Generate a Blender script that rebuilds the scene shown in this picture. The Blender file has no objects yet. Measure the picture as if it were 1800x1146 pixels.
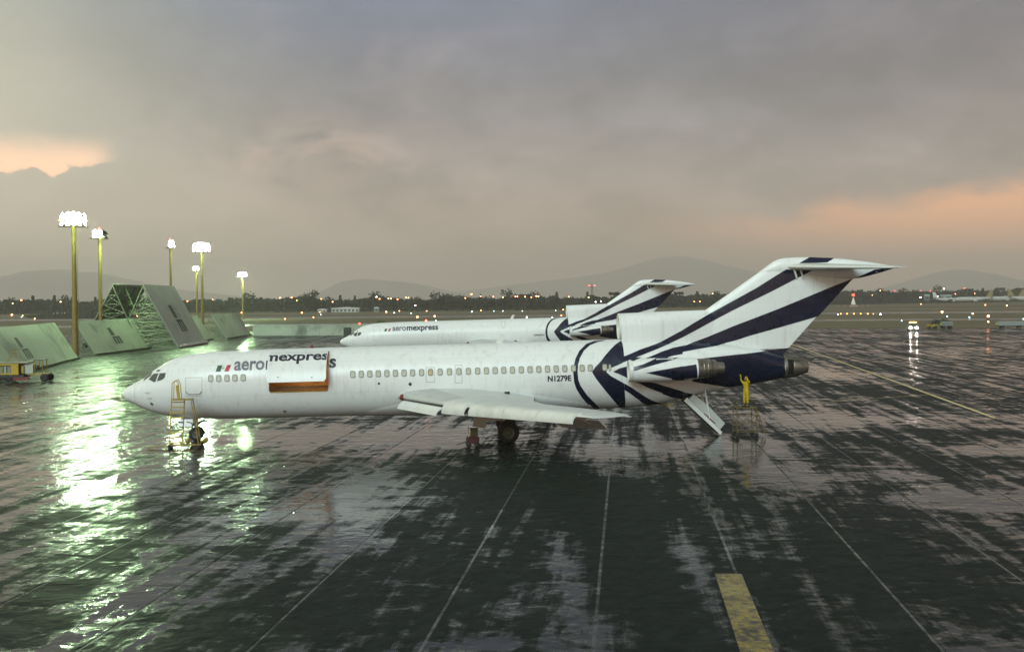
import bpy, bmesh, math, random
from mathutils import Vector, Matrix, noise as mnoise
random.seed(7)
R = math.radians
SC = bpy.context.scene
COL = SC.collection

# ---------------------------------------------------------------- camera
FPX, CX, CY, HC = 2030.0, 900.0, 573.0, 8.4      # measured lens (pixels), picture centre, eye height
PITCH, ROLL = math.atan(48 / FPX), R(0.45)
cam_d = bpy.data.cameras.new('camera')
cam = bpy.data.objects.new('camera', cam_d)
COL.objects.link(cam)
cam_d.sensor_width = 36.0
cam_d.lens = 36.0 * FPX / 1800.0
cam_d.clip_start, cam_d.clip_end = 0.5, 60000.0
FV = Vector((0, math.cos(PITCH), -math.sin(PITCH)))
R0 = Vector((1, 0, 0))
U0 = Vector((0, math.sin(PITCH), math.cos(PITCH)))
RC = R0 * math.cos(ROLL) - U0 * math.sin(ROLL)
UC = R0 * math.sin(ROLL) + U0 * math.cos(ROLL)
EYE = Vector((0, 0, HC))
cam.matrix_world = Matrix(((RC.x, UC.x, -FV.x, 0), (RC.y, UC.y, -FV.y, 0), (RC.z, UC.z, -FV.z, HC), (0, 0, 0, 1)))
SC.camera = cam

# ---------------------------------------------------------------- exposure
SC.view_settings.view_transform = 'Standard'
SC.view_settings.look = 'None'
SC.view_settings.exposure = 0.55
SC.view_settings.gamma = 1.0
SC.render.engine = 'CYCLES'
SC.cycles.max_bounces = 6
SC.cycles.diffuse_bounces = 2
SC.cycles.glossy_bounces = 3
SC.cycles.transmission_bounces = 2
SC.cycles.volume_bounces = 1
SC.cycles.sample_clamp_indirect = 6.0
SC.cycles.use_denoising = True

# ---------------------------------------------------------------- node helper
class NT:
    def __init__(s, tree):
        s.t = tree; s.t.nodes.clear()
    def n(s, kind, **kw):
        nd = s.t.nodes.new(kind)
        for k, v in kw.items(): setattr(nd, k, v)
        return nd
    def link(s, a, b): s.t.links.new(a, b)
    def put(s, sock, v):
        if isinstance(v, bpy.types.NodeSocket): s.t.links.new(v, sock)
        elif v is not None: sock.default_value = v
    def m(s, op, a, b=None, c=None, clamp=False):
        nd = s.n('ShaderNodeMath', operation=op, use_clamp=clamp)
        s.put(nd.inputs[0], a)
        if b is not None: s.put(nd.inputs[1], b)
        if c is not None: s.put(nd.inputs[2], c)
        return nd.outputs[0]
    def mapr(s, v, a, b, c=0.0, d=1.0, smooth=True):
        nd = s.n('ShaderNodeMapRange', interpolation_type='SMOOTHSTEP' if smooth else 'LINEAR', clamp=True)
        for i, q in enumerate((v, a, b, c, d)): s.put(nd.inputs[i], q)
        return nd.outputs[0]
    def mix(s, f, a, b, mode='MIX'):
        nd = s.n('ShaderNodeMix', data_type='RGBA', blend_type=mode)
        s.put(nd.inputs[0], f); s.put(nd.inputs[6], a); s.put(nd.inputs[7], b)
        return nd.outputs[2]
    def noise(s, vec, scale, detail=4, rough=.55, dist=0.0):
        nd = s.n('ShaderNodeTexNoise')
        if vec is not None: s.link(vec, nd.inputs['Vector'])
        nd.inputs['Scale'].default_value = scale; nd.inputs['Detail'].default_value = detail
        nd.inputs['Roughness'].default_value = rough; nd.inputs['Distortion'].default_value = dist
        return nd.outputs[0]
    def vmul(s, vec, k):
        nd = s.n('ShaderNodeVectorMath', operation='MULTIPLY'); s.link(vec, nd.inputs[0]); nd.inputs[1].default_value = k
        return nd.outputs[0]
    def comb(s, x, y, z):
        nd = s.n('ShaderNodeCombineXYZ')
        for i, q in enumerate((x, y, z)): s.put(nd.inputs[i], q)
        return nd.outputs[0]
    def sep(s, v):
        nd = s.n('ShaderNodeSeparateXYZ'); s.link(v, nd.inputs[0]); return nd.outputs

def lin(r, g, b, a=1.0):
    f = lambda c: (c / 255 / 12.92) if c <= 10 else ((c / 255 + .055) / 1.055) ** 2.4
    return (f(r), f(g), f(b), a)

# ---------------------------------------------------------------- sky: dusk sky behind a broken storm deck
SUN_EL, SUN_AZ = R(30), R(196)        # the bright western sky stands behind the camera
world = bpy.data.worlds.new('World'); SC.world = world; world.use_nodes = True
w = NT(world.node_tree)
gen = w.n('ShaderNodeTexCoord').outputs['Generated']
dx, dy, dz = w.sep(gen)
az = w.m('ARCTAN2', dx, dy)
el = w.m('ARCSINE', dz)
sky = w.n('ShaderNodeTexSky', sky_type='NISHITA', sun_disc=False, sun_elevation=R(3), sun_rotation=SUN_AZ)
sky_c = w.mix(1.0, sky.outputs[0], (0.10, 0.10, 0.10, 1), 'MULTIPLY')
ramp = w.n('ShaderNodeValToRGB')
w.link(w.mapr(el, -0.02, 0.40, smooth=False), ramp.inputs[0])
cr = ramp.color_ramp
SK = 0.85
stops = [(-.02, (204, 180, 164)), (.03, (206, 181, 164)), (.08, (184, 166, 157)), (.13, (153, 145, 145)), (.19, (123, 120, 127)), (.26, (107, 112, 128)), (.34, (80, 85, 98))]
while len(cr.elements) < len(stops): cr.elements.new(0.5)
for e, (p, c) in zip(cr.elements, stops):
    e.position = (p + .02) / .42; q = lin(*c); e.color = (q[0] * SK, q[1] * SK, q[2] * SK, 1)
cloudv = w.comb(w.m('MULTIPLY', az, 1.0), w.m('MULTIPLY', el, 1.8), 0.0)
c1 = w.noise(cloudv, 3.4, 7, .55, .6)
c2 = w.noise(cloudv, 11.0, 7, .62, .5)
c3 = w.noise(cloudv, 26.0, 6, .62, .4)
c4 = w.noise(w.vmul(cloudv, (1, 1.2, 1)), 4.6, 7, .60, .7)
shade = w.m('ADD', w.mapr(c1, .25, .75, .60, 1.40, False), w.m('ADD', w.mapr(c2, .2, .8, -.26, .26, False), w.mapr(c3, .2, .8, -.10, .10, False)))
vm = w.n('ShaderNodeVectorMath', operation='SCALE'); w.link(ramp.outputs[0], vm.inputs[0]); w.link(shade, vm.inputs['Scale'])
c = w.mix(w.mapr(c4, .48, .72, 0, .45), vm.outputs[0], lin(172, 156, 150)[:3] + (1,))
c = w.mix(w.mapr(c4, .50, .30, 0, .35), c, lin(104, 106, 106)[:3] + (1,))
def gauss(a0, sa, e0, se):
    a = w.m('DIVIDE', w.m('SUBTRACT', az, a0), sa); e = w.m('DIVIDE', w.m('SUBTRACT', el, e0), se)
    return w.m('EXPONENT', w.m('MULTIPLY', w.m('ADD', w.m('MULTIPLY', a, a), w.m('MULTIPLY', e, e)), -1.0))
def sk(r, g, b, k=SK):
    q = lin(r, g, b); return (q[0] * k, q[1] * k, q[2] * k, 1)
# paler towards the left, lit deck plus painted-in lens glow; darker to the right
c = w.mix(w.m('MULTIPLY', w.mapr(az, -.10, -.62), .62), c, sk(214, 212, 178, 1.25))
c = w.mix(w.m('MULTIPLY', gauss(-.16, .26, .29, .085), .55), c, sk(112, 126, 158, .95))
c = w.mix(w.m('MULTIPLY', gauss(.30, .26, .27, .09), .40), c, sk(112, 110, 128, .85))
c = w.mix(w.m('MULTIPLY', w.mapr(az, .10, .60), .30), c, sk(136, 114, 106))
jit = w.m('ADD', w.m('MULTIPLY', w.m('SUBTRACT', c2, .5), .05), w.m('MULTIPLY', w.m('SUBTRACT', c3, .5), .035))
jit1 = w.m('MULTIPLY', w.m('SUBTRACT', c1, .5), .10)
# orange break with a cumulus edge on the left
eb = w.m('SUBTRACT', w.m('ADD', el, jit), w.m('MULTIPLY', w.m('ADD', az, .42), .22))
brk = w.m('MULTIPLY', w.m('MULTIPLY', w.mapr(eb, .096, .1005), w.mapr(w.m('ADD', el, jit1), .150, .112)), w.mapr(w.m('ADD', az, jit), -.315, -.350))
c = w.mix(w.m('MULTIPLY', brk, .95), c, sk(255, 206, 168, 1.45))
# pinkish lit cloud left of centre
c = w.mix(w.m('MULTIPLY', w.m('MULTIPLY', gauss(-.17, .075, .122, .024), w.mapr(c2, .38, .62)), .75), c, sk(205, 174, 158, 1.0))
c = w.mix(w.m('MULTIPLY', gauss(-.02, .22, .035, .035), .40), c, sk(184, 158, 138))
# lit cumulus bank low on the right
er = w.m('ADD', el, w.m('ADD', w.m('MULTIPLY', w.m('SUBTRACT', c2, .5), .05), w.m('MULTIPLY', w.m('SUBTRACT', c3, .5), .02)))
edge = w.m('ADD', .066, w.m('MULTIPLY', w.mapr(az, .20, .42), .020))
bank = w.m('MULTIPLY', w.mapr(w.m('SUBTRACT', er, edge), .012, -.012), w.mapr(az, .06, .36))
bank = w.m('MULTIPLY', bank, w.mapr(el, .0, .065, .40, 1.0))
c = w.mix(w.m('MULTIPLY', bank, .92), c, sk(226, 160, 112, 1.55))
# the ground half of the world is never seen: keep it a dull floor
c = w.mix(w.mapr(el, -.01, -.06), c, (.03, .03, .028, 1))
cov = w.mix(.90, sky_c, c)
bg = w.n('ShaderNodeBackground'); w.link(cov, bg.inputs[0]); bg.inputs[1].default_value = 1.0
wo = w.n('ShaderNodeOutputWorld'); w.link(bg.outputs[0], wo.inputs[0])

# ---------------------------------------------------------------- soft light of the bright sky behind the camera
sun_d = bpy.data.lights.new('sun', 'SUN'); sun = bpy.data.objects.new('sun', sun_d); COL.objects.link(sun)
sun_d.energy = 1.55; sun_d.angle = R(28); sun_d.color = (0.78, 0.99, 1.0)
sd = Vector((math.sin(SUN_AZ) * math.cos(SUN_EL), math.cos(SUN_AZ) * math.cos(SUN_EL), math.sin(SUN_EL)))
sun.rotation_euler = sd.to_track_quat('Z', 'Y').to_euler()
sun.location = (0, -40, 40)

# ---------------------------------------------------------------- measuring helpers
def ray(px, py):
    u, v = (px - CX) / FPX, (CY - py) / FPX
    u0 = u * math.cos(ROLL) + v * math.sin(ROLL); v0 = -u * math.sin(ROLL) + v * math.cos(ROLL)
    return FV + R0 * u0 + U0 * v0
def ground(px, py, z=0.0):
    d = ray(px, py); return EYE + d * ((z - HC) / d.z)
def at(px, py, Y):
    d = ray(px, py); return EYE + d * (Y / d.y)

# ---------------------------------------------------------------- materials
MATS = {}
def paint(name, col, rough=.5, metal=0.0, var=.12, scale=1.5, bump=0.0, bscale=8.0, spec=.5, dirt=None, dscale=.6):
    if name in MATS: return MATS[name]
    m = bpy.data.materials.new(name); m.use_nodes = True; t = NT(m.node_tree)
    co = t.n('ShaderNodeTexCoord').outputs['Object']
    n1 = t.noise(co, scale, 5, .6)
    k = t.mapr(n1, .25, .75, 1 - var, 1 + var, False)
    vs = t.n('ShaderNodeVectorMath', operation='SCALE'); vs.inputs[0].default_value = col[:3]; t.link(k, vs.inputs['Scale'])
    cc = vs.outputs[0]
    if dirt:
        n2 = t.noise(co, dscale, 6, .65, .4)
        cc = t.mix(t.mapr(n2, .48, .75, 0, dirt[3]), cc, dirt[:3] + (1,))
    b = t.n('ShaderNodeBsdfPrincipled'); t.link(cc, b.inputs['Base Color'])
    t.link(t.mapr(t.noise(co, scale * 3, 3), .3, .7, max(.02, rough - .08), min(1, rough + .08), False), b.inputs['Roughness'])
    b.inputs['Metallic'].default_value = metal; b.inputs['Specular IOR Level'].default_value = spec
    if bump:
        bn = t.n('ShaderNodeBump'); bn.inputs['Strength'].default_value = bump; bn.inputs['Distance'].default_value = .02
        t.link(t.noise(co, bscale, 4), bn.inputs['Height']); t.link(bn.outputs[0], b.inputs['Normal'])
    o = t.n('ShaderNodeOutputMaterial'); t.link(b.outputs[0], o.inputs[0])
    MATS[name] = m; return m
def glow(name, col, strength):
    if name in MATS: return MATS[name]
    m = bpy.data.materials.new(name); m.use_nodes = True; t = NT(m.node_tree)
    e = t.n('ShaderNodeEmission'); e.inputs[0].default_value = col[:3] + (1,); e.inputs[1].default_value = strength
    o = t.n('ShaderNodeOutputMaterial'); t.link(e.outputs[0], o.inputs[0])
    MATS[name] = m; return m

def skin_white():
    m = bpy.data.materials.new('aircraft_white'); m.use_nodes = True; t = NT(m.node_tree)
    co = t.n('ShaderNodeTexCoord').outputs['Object']; x, y, z = t.sep(co)
    big = t.noise(co, .35, 5, .6); streak = t.noise(t.vmul(co, (1.2, 1.2, .10)), 3.0, 5, .6)
    br = t.n('ShaderNodeTexBrick', offset=.5, squash=1.0)
    t.link(t.comb(x, z, 0.0), br.inputs['Vector'])
    br.inputs['Scale'].default_value = 1.0; br.inputs['Mortar Size'].default_value = .005; br.inputs['Mortar Smooth'].default_value = .2
    br.inputs['Brick Width'].default_value = 2.6; br.inputs['Row Height'].default_value = .92
    br.inputs['Color1'].default_value = (.73, .775, .78, 1); br.inputs['Color2'].default_value = (.705, .75, .755, 1); br.inputs['Mortar'].default_value = (.55, .58, .57, 1)
    cc = t.mix(t.mapr(big, .45, .8, 0, .22), br.outputs[0], (.60, .61, .58, 1))
    cc = t.mix(t.mapr(streak, .50, .80, 0, .52), cc, (.46, .46, .42, 1))
    b = t.n('ShaderNodeBsdfPrincipled'); t.link(cc, b.inputs['Base Color'])
    t.link(t.mapr(big, .3, .7, .28, .42, False), b.inputs['Roughness'])
    bn = t.n('ShaderNodeBump'); bn.inputs['Strength'].default_value = .25; bn.inputs['Distance'].default_value = .03
    t.link(t.noise(co, 1.1, 2), bn.inputs['Height']); t.link(bn.outputs[0], b.inputs['Normal'])
    o = t.n('ShaderNodeOutputMaterial'); t.link(b.outputs[0], o.inputs[0])
    MATS['aircraft_white'] = m; return m
M_WHITE = skin_white()
M_NAVY = paint('navy_paint', (.0085, .012, .030), .28, var=.18, scale=.6)
M_GREY = paint('wing_grey', (.42, .45, .44), .4, var=.10, scale=1.0, dirt=(.22, .23, .20, .5))
M_WING = paint('wing_white', (.53, .57, .57), .38, var=.08, scale=1.0, dirt=(.40, .42, .40, .5), dscale=1.2)
M_SLAT = paint('slat_grey', (.60, .63, .61), .38, var=.08, dirt=(.35, .36, .33, .5))
M_METAL = paint('bare_metal', (.27, .25, .21), .38, metal=.8, var=.2, scale=3, dirt=(.10, .09, .07, .7), dscale=2)
M_DARK = paint('dark_metal', (.03, .03, .028), .55, var=.3, scale=4)
M_HOLE = paint('dark_opening', (.006, .006, .006), .8)
M_TYRE = paint('tyre_rubber', (.018, .018, .017), .75, var=.2, scale=6)
M_HUB = paint('wheel_hub', (.085, .10, .08), .45, var=.2, scale=6)
M_GLASS = paint('cockpit_glass', (.05, .07, .065), .08, var=.2, spec=.8)
M_PLUG = paint('window_plug', (.42, .42, .34), .4, var=.2, scale=3)
M_PLUG_Y = paint('window_plug_yellow', (.38, .34, .12), .4, var=.2, scale=3)
M_RIM = paint('window_rim', (.17, .18, .17), .5)
M_BLACK = paint('black_lettering', (.015, .015, .020), .4)
M_TEXT_N = paint('navy_lettering', (.012, .012, .035), .4)
M_TEXT_G = paint('grey_lettering', (.16, .16, .20), .45)
M_GREEN_F = paint('flag_green', (.02, .09, .05), .4)
M_RED_F = paint('flag_red', (.45, .02, .04), .4)
M_PRIMER = paint('hold_primer', (.36, .20, .05), .5, var=.3, scale=2, dirt=(.12, .05, .015, .7), dscale=2.5)
M_LINE = paint('panel_line', (.30, .31, .29), .6)
M_POLE = paint('mast_ochre', (.20, .145, .03), .55, var=.25, scale=2, dirt=(.10, .07, .02, .6), dscale=.8)
M_YEL = paint('yellow_paint', (.42, .30, .02), .45, var=.2, scale=3, dirt=(.12, .09, .03, .6), dscale=2)
M_STAND = paint('stand_steel', (.11, .085, .02), .55, var=.3, scale=4, dirt=(.03, .03, .02, .7), dscale=3)
M_YEL_D = paint('worn_yellow_steel', (.30, .22, .03), .5, var=.3, scale=4, dirt=(.05, .04, .02, .7), dscale=3)
M_RED = paint('red_paint', (.16, .022, .022), .5, var=.25, scale=3)

# ---------------------------------------------------------------- mesh helper
class MB:
    def __init__(s): s.v = []; s.f = []; s.mi = []; s.cur = 0; s.sm = []; s.smooth = False
    def add(s, vs, fs):
        o = len(s.v); s.v += [tuple(q) for q in vs]
        for f in fs: s.f.append([o + i for i in f]); s.mi.append(s.cur); s.sm.append(s.smooth)
    def box(s, c, size, rot=None, bev=0.0):
        x, y, z = size[0] / 2, size[1] / 2, size[2] / 2
        vs = [Vector((a, b, d)) for d in (-z, z) for b in (-y, y) for a in (-x, x)]
        if rot is not None: vs = [rot @ q for q in vs]
        c = Vector(c); vs = [q + c for q in vs]
        s.add(vs, [(0, 2, 3, 1), (4, 5, 7, 6), (0, 1, 5, 4), (2, 6, 7, 3), (0, 4, 6, 2), (1, 3, 7, 5)])
    def tube(s, a, b, r, r2=None, n=8, caps=True):
        a, b = Vector(a), Vector(b); r2 = r if r2 is None else r2
        d = (b - a).normalized(); up = Vector((0, 0, 1)) if abs(d.z) < .95 else Vector((1, 0, 0))
        p = d.cross(up).normalized(); q = d.cross(p)
        vs = []
        for c, rr in ((a, r), (b, r2)):
            vs += [c + (p * math.cos(t) + q * math.sin(t)) * rr for t in (2 * math.pi * i / n for i in range(n))]
        fs = [(i, (i + 1) % n, n + (i + 1) % n, n + i) for i in range(n)]
        if caps: fs += [tuple(range(n))[::-1], tuple(range(n, 2 * n))]
        s.add(vs, fs)
    def path(s, pts, r, n=6):
        for a, b in zip(pts[:-1], pts[1:]): s.tube(a, b, r, n=n)
    def rings(s, rings, close=True, cap0=False, cap1=False):
        n = len(rings[0]); o = len(s.v); vs = [q for r_ in rings for q in r_]; fs = []
        for i in range(len(rings) - 1):
            for j in range(n if close else n - 1):
                k = (j + 1) % n
                fs.append((i * n + j, i * n + k, (i + 1) * n + k, (i + 1) * n + j))
        if cap0: fs.append(tuple(range(n))[::-1])
        if cap1: fs.append(tuple(range((len(rings) - 1) * n, len(rings) * n)))
        s.add(vs, fs)
    def lathe(s, prof, origin=(0, 0, 0), axis='X', n=24, cap0=False, cap1=False):
        o = Vector(origin); rr = []
        for t, r in prof:
            ring = []
            for i in range(n):
                a = 2 * math.pi * i / n; p, q = r * math.cos(a), r * math.sin(a)
                v = (t, p, q) if axis == 'X' else ((p, t, q) if axis == 'Y' else (p, q, t))
                ring.append(o + Vector(v))
            rr.append(ring)
        s.rings(rr, True, cap0, cap1)
    def prism(s, poly, y0, y1):           # polygon in (x,z), extruded along y
        n = len(poly); vs = [(x, y0, z) for x, z in poly] + [(x, y1, z) for x, z in poly]
        s.add(vs, [tuple(range(n)), tuple(range(n, 2 * n))[::-1]] + [(i, n + i, n + (i + 1) % n, (i + 1) % n) for i in range(n)])
    def build(s, name, mat, parent=None, smooth=None, loc=None, autosmooth=None, fixn=True):
        me = bpy.data.meshes.new(name); me.from_pydata(s.v, [], s.f)
        for mm in (mat if isinstance(mat, (list, tuple)) else [mat]): me.materials.append(mm)
        for p, i, sm in zip(me.polygons, s.mi, s.sm):
            p.material_index = i; p.use_smooth = sm if smooth is None else smooth
        if fixn:
            bm = bmesh.new(); bm.from_mesh(me); bmesh.ops.recalc_face_normals(bm, faces=bm.faces); bm.to_mesh(me); bm.free()
        me.update()
        if autosmooth: me.set_sharp_from_angle(angle=R(autosmooth))
        o = bpy.data.objects.new(name, me); COL.objects.link(o)
        if parent is not None: o.parent = parent
        if loc is not None: o.location = loc
        return o
def thing(name, label, cat, loc=(0, 0, 0), rz=0.0, group=None):
    o = bpy.data.objects.new(name, None); COL.objects.link(o); o.empty_display_size = .3
    o.location = loc; o.rotation_euler = (0, 0, rz); o['label'] = label; o['category'] = cat
    if group: o['group'] = group
    return o
def tag(o, label, cat, group=None, kind=None):
    o['label'] = label; o['category'] = cat
    if group: o['group'] = group
    if kind: o['kind'] = kind
    return o
def struct(o, kind='structure', label=None):
    o['kind'] = kind
    if label: o['label'] = label
    return o
def copy_tree(o, parent=None):
    c_ = o.copy(); COL.objects.link(c_); c_.parent = parent
    for ch in list(o.children): copy_tree(ch, c_)
    return c_
def pchip(pts):
    xs = [p[0] for p in pts]; ys = [p[1] for p in pts]; n = len(xs)
    h = [xs[i + 1] - xs[i] for i in range(n - 1)]; d = [(ys[i + 1] - ys[i]) / h[i] for i in range(n - 1)]
    m = [d[0]] + [0 if d[i - 1] * d[i] <= 0 else 2 * d[i - 1] * d[i] / (d[i - 1] + d[i]) for i in range(1, n - 1)] + [d[-1]]
    def f(x):
        if x <= xs[0]: return ys[0]
        if x >= xs[-1]: return ys[-1]
        i = 0
        while x > xs[i + 1]: i += 1
        t = (x - xs[i]) / h[i]
        return ((1 + 2 * t) * (1 - t) ** 2) * ys[i] + t * (1 - t) ** 2 * h[i] * m[i] + t * t * (3 - 2 * t) * ys[i + 1] + t * t * (t - 1) * h[i] * m[i + 1]
    return f

# ================================================================ GROUND
LANE_AZ = math.atan2(ground(1100, 560).x - 0, ground(1100, 560).y)   # the paving lanes run towards this bearing
LD = Vector((math.sin(LANE_AZ), math.cos(LANE_AZ), 0)); LN = Vector((math.cos(LANE_AZ), -math.sin(LANE_AZ), 0))
def lane(p): return Vector((p.x * LN.x + p.y * LN.y, p.x * LD.x + p.y * LD.y))
J0 = lane(ground(1045, 1110)).x                 # one joint line
LANE_W, SLAB_L = 4.13, 7.4

# low places where water stands (centre and half size measured off the photograph), and crowned dry ones
LOW = [(1290, 788, 120, 20, .15), (1372, 838, 46, 22, .15), (560, 896, 80, 22, .22), (650, 862, 100, 18, .12), (705, 772, 130, 24, .14), (1480, 835, 100, 16, .12), (1690, 882, 130, 18, .12), (1745, 792, 90, 8, .16),
       (1450, 738, 130, 20, .12), (1060, 796, 50, 16, .13), (620, 955, 60, 26, .10), (1022, 1060, 36, 90, .12), (280, 1050, 130, 60, .09), (520, 768, 70, 18, .10), (1110, 832, 44, 9, .12), (840, 1134, 90, 10, .12),
       (1460, 655, 60, 26, .10), (1225, 990, 40, 60, .08), (1340, 935, 110, 50, .05), (250, 800, 200, 60, .06), (100, 700, 200, 60, .06),
       (940, 870, 190, 50, -.10), (1130, 1000, 60, 130, -.09), (1500, 960, 160, 60, -.07), (1700, 1040, 150, 80, -.06), (1640, 760, 120, 14, -.09), (500, 1090, 200, 50, -.05), (1120, 890, 130, 40, -.09), (780, 990, 120, 60, -.04), (1600, 690, 200, 30, -.05), (980, 1060, 750, 130, -.055), (1500, 800, 300, 60, -.03)]
def wet_ground(name, col, col2, dry_r, wet_r, bump, thr, joint=False):
    m = bpy.data.materials.new(name); m.use_nodes = True; t = NT(m.node_tree)
    pos = t.n('ShaderNodeNewGeometry').outputs['Position']; x, y, z = t.sep(pos)
    big = t.noise(pos, .045, 5, .6, .5)
    mid = t.noise(t.vmul(pos, (.85, 1.1, 1)), .50, 7, .66, .8)
    fine = t.noise(pos, 2.0, 6, .66)
    grit = t.noise(pos, 24, 3, .6)
    # water collects in patches and along shallow ruts that follow the lanes
    across = t.m('ADD', t.m('MULTIPLY', x, LN.x), t.m('MULTIPLY', y, LN.y))
    along = t.m('ADD', t.m('MULTIPLY', x, LD.x), t.m('MULTIPLY', y, LD.y))
    rut = t.noise(t.comb(t.m('MULTIPLY', across, 1.05), t.m('MULTIPLY', along, .045), 0.0), 1.0, 6, .64, .5)
    mask = t.m('ADD', t.m('ADD', t.m('MULTIPLY', mid, .40), t.m('MULTIPLY', big, .20)), t.m('ADD', t.m('MULTIPLY', rut, .42), t.m('MULTIPLY', fine, .20)))
    for px, py, hw, hh, k in (LOW if name == 'wet_asphalt' else []):
        g0, g1, g2 = ground(px, py), ground(px, py - hh), ground(px, py + hh)
        rx, ry = hw * g0.y / FPX, (g1.y - g2.y) / 2
        ex = t.m('DIVIDE', t.m('SUBTRACT', x, g0.x), rx); ey = t.m('DIVIDE', t.m('SUBTRACT', y, (g1.y + g2.y) / 2), ry)
        gs = t.m('EXPONENT', t.m('MULTIPLY', t.m('ADD', t.m('MULTIPLY', ex, ex), t.m('MULTIPLY', ey, ey)), -1.0))
        mask = t.m('ADD', mask, t.m('MULTIPLY', gs, k))
    wet = t.mapr(mask, thr - .016, thr + .022)
    damp = t.mapr(mask, thr - .085, thr + .005)
    c = t.mix(t.mapr(fine, .3, .7), col + (1,), col2 + (1,))
    c = t.mix(t.mapr(t.noise(pos, .5, 6, .7, .5), .50, .78, 0, .6), c, tuple(k * 1.7 for k in col2) + (1,))
    c = t.mix(t.m('MULTIPLY', wet, .55), c, tuple(k * .45 for k in col) + (1,))
    b = t.n('ShaderNodeBsdfPrincipled'); t.link(c, b.inputs['Base Color'])
    rr = t.m('ADD', t.mapr(damp, 0, 1, dry_r, .13, False), t.mapr(grit, .3, .7, -.05, .05, False))
    nd = t.n('ShaderNodeMix', data_type='FLOAT'); t.put(nd.inputs[0], wet); t.put(nd.inputs[2], rr); t.put(nd.inputs[3], wet_r)
    t.link(nd.outputs[0], b.inputs['Roughness'])
    b.inputs['IOR'].default_value = 1.36
    t.link(t.mapr(damp, 0, 1, .05, .5, False), b.inputs['Specular IOR Level'])
    # film of water standing on an uneven surface
    h = t.m('ADD', t.m('MULTIPLY', t.noise(pos, .70, 3, .5, .3), .75), t.m('MULTIPLY', t.noise(pos, 2.1, 4, .55), .24))
    h = t.m('ADD', h, t.m('MULTIPLY', grit, .010))
    bn = t.n('ShaderNodeBump'); bn.inputs['Distance'].default_value = bump
    t.link(t.mapr(wet, 0, 1, 1.0, .30, False), bn.inputs['Strength'])
    t.link(h, bn.inputs['Height']); t.link(bn.outputs[0], b.inputs['Normal'])
    o = t.n('ShaderNodeOutputMaterial'); t.link(b.outputs[0], o.inputs[0])
    return m
M_APRON = wet_ground('wet_asphalt', (.011, .0155, .0135), (.020, .026, .023), .52, .028, .15, .660)
M_JOINT = wet_ground('wet_joint_filler', (.014, .017, .016), (.10, .105, .10), .34, .06, .03, .66)
def sheet(name, pts, z, mat, kind='structure'):
    b = MB(); b.add([(p[0], p[1], z) for p in pts], [tuple(range(len(pts)))])
    o = b.build(name, mat, None, fixn=False)
    if o.data.polygons[0].normal.z < 0: o.data.flip_normals()
    struct(o, kind); return o

# grass airfield out to the horizon
def grass_mat():
    m = bpy.data.materials.new('airfield_grass'); m.use_nodes = True; t = NT(m.node_tree)
    pos = t.n('ShaderNodeNewGeometry').outputs['Position']
    n1 = t.noise(t.vmul(pos, (.25, 1.0, 1)), .018, 6, .6); n2 = t.noise(pos, .9, 4, .7)
    c = t.mix(t.mapr(n1, .35, .65), (.115, .105, .060, 1), (.165, .140, .095, 1))
    c = t.mix(t.mapr(n2, .3, .7, 0, .5), c, (.085, .085, .045, 1))
    b = t.n('ShaderNodeBsdfPrincipled'); t.link(c, b.inputs['Base Color']); b.inputs['Roughness'].default_value = .9; b.inputs['Specular IOR Level'].default_value = .15
    bn = t.n('ShaderNodeBump'); bn.inputs['Strength'].default_value = .6; bn.inputs['Distance'].default_value = .2; t.link(n2, bn.inputs['Height']); t.link(bn.outputs[0], b.inputs['Normal'])
    o = t.n('ShaderNodeOutputMaterial'); t.link(b.outputs[0], o.inputs[0]); return m
sheet('ground', [(-16000, -300), (16000, -300), (16000, 26000), (-16000, 26000)], -.06, grass_mat())
M_RUNWAY = wet_ground('runway_surface', (.10, .10, .095), (.14, .135, .125), .45, .10, .02, .66)
for i, (ya, yb) in enumerate(((372, 396), (520, 575), (690, 706))):
    sheet('runway' if i == 1 else 'taxiway', [(-1500, ya), (1500, ya + 30), (1500, yb + 40), (-1500, yb)], -.05 + .004 * i, M_RUNWAY)
# far apron: one sheet, and under the near slabs the pale joint filler
EDGE_Y = 306
NEAR = (-9, 16, 0, 12)          # lanes and rows of single slabs
LA0, LA1 = J0 - 13 * LANE_W, J0 + 12 * LANE_W
ROW0 = 18.0; NROW = 11
def pt(a, l): return LN * a + LD * l
far_y = ROW0 + NROW * SLAB_L
ap = sheet('apron', [pt(-140, -60), pt(330, -60), pt(330, EDGE_Y), pt(-140, EDGE_Y)], -.030, M_APRON)
jf = sheet('apron_joint_bed', [pt(LA0 - .05, ROW0 - .05), pt(LA1 + .05, ROW0 - .05), pt(LA1 + .05, far_y + .05), pt(LA0 - .05, far_y + .05)], -.012, M_JOINT)
sb = MB(); hx, hy = (LANE_W - .10) / 2, (SLAB_L - .022) / 2
o_ = [(-hx, -hy), (hx, -hy), (hx, hy), (-hx, hy)]; i_ = [(-hx + .012, -hy + .012), (hx - .012, -hy + .012), (hx - .012, hy - .012), (-hx + .012, hy - .012)]
sb.add([(x, y, -.014) for x, y in o_] + [(x, y, -.003) for x, y in o_] + [(x, y, 0.0) for x, y in i_], [(0, 1, 5, 4), (1, 2, 6, 5), (2, 3, 7, 6), (3, 0, 4, 7), (4, 5, 9, 8), (5, 6, 10, 9), (6, 7, 11, 10), (7, 4, 8, 11), (8, 9, 10, 11)])
first = None
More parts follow.
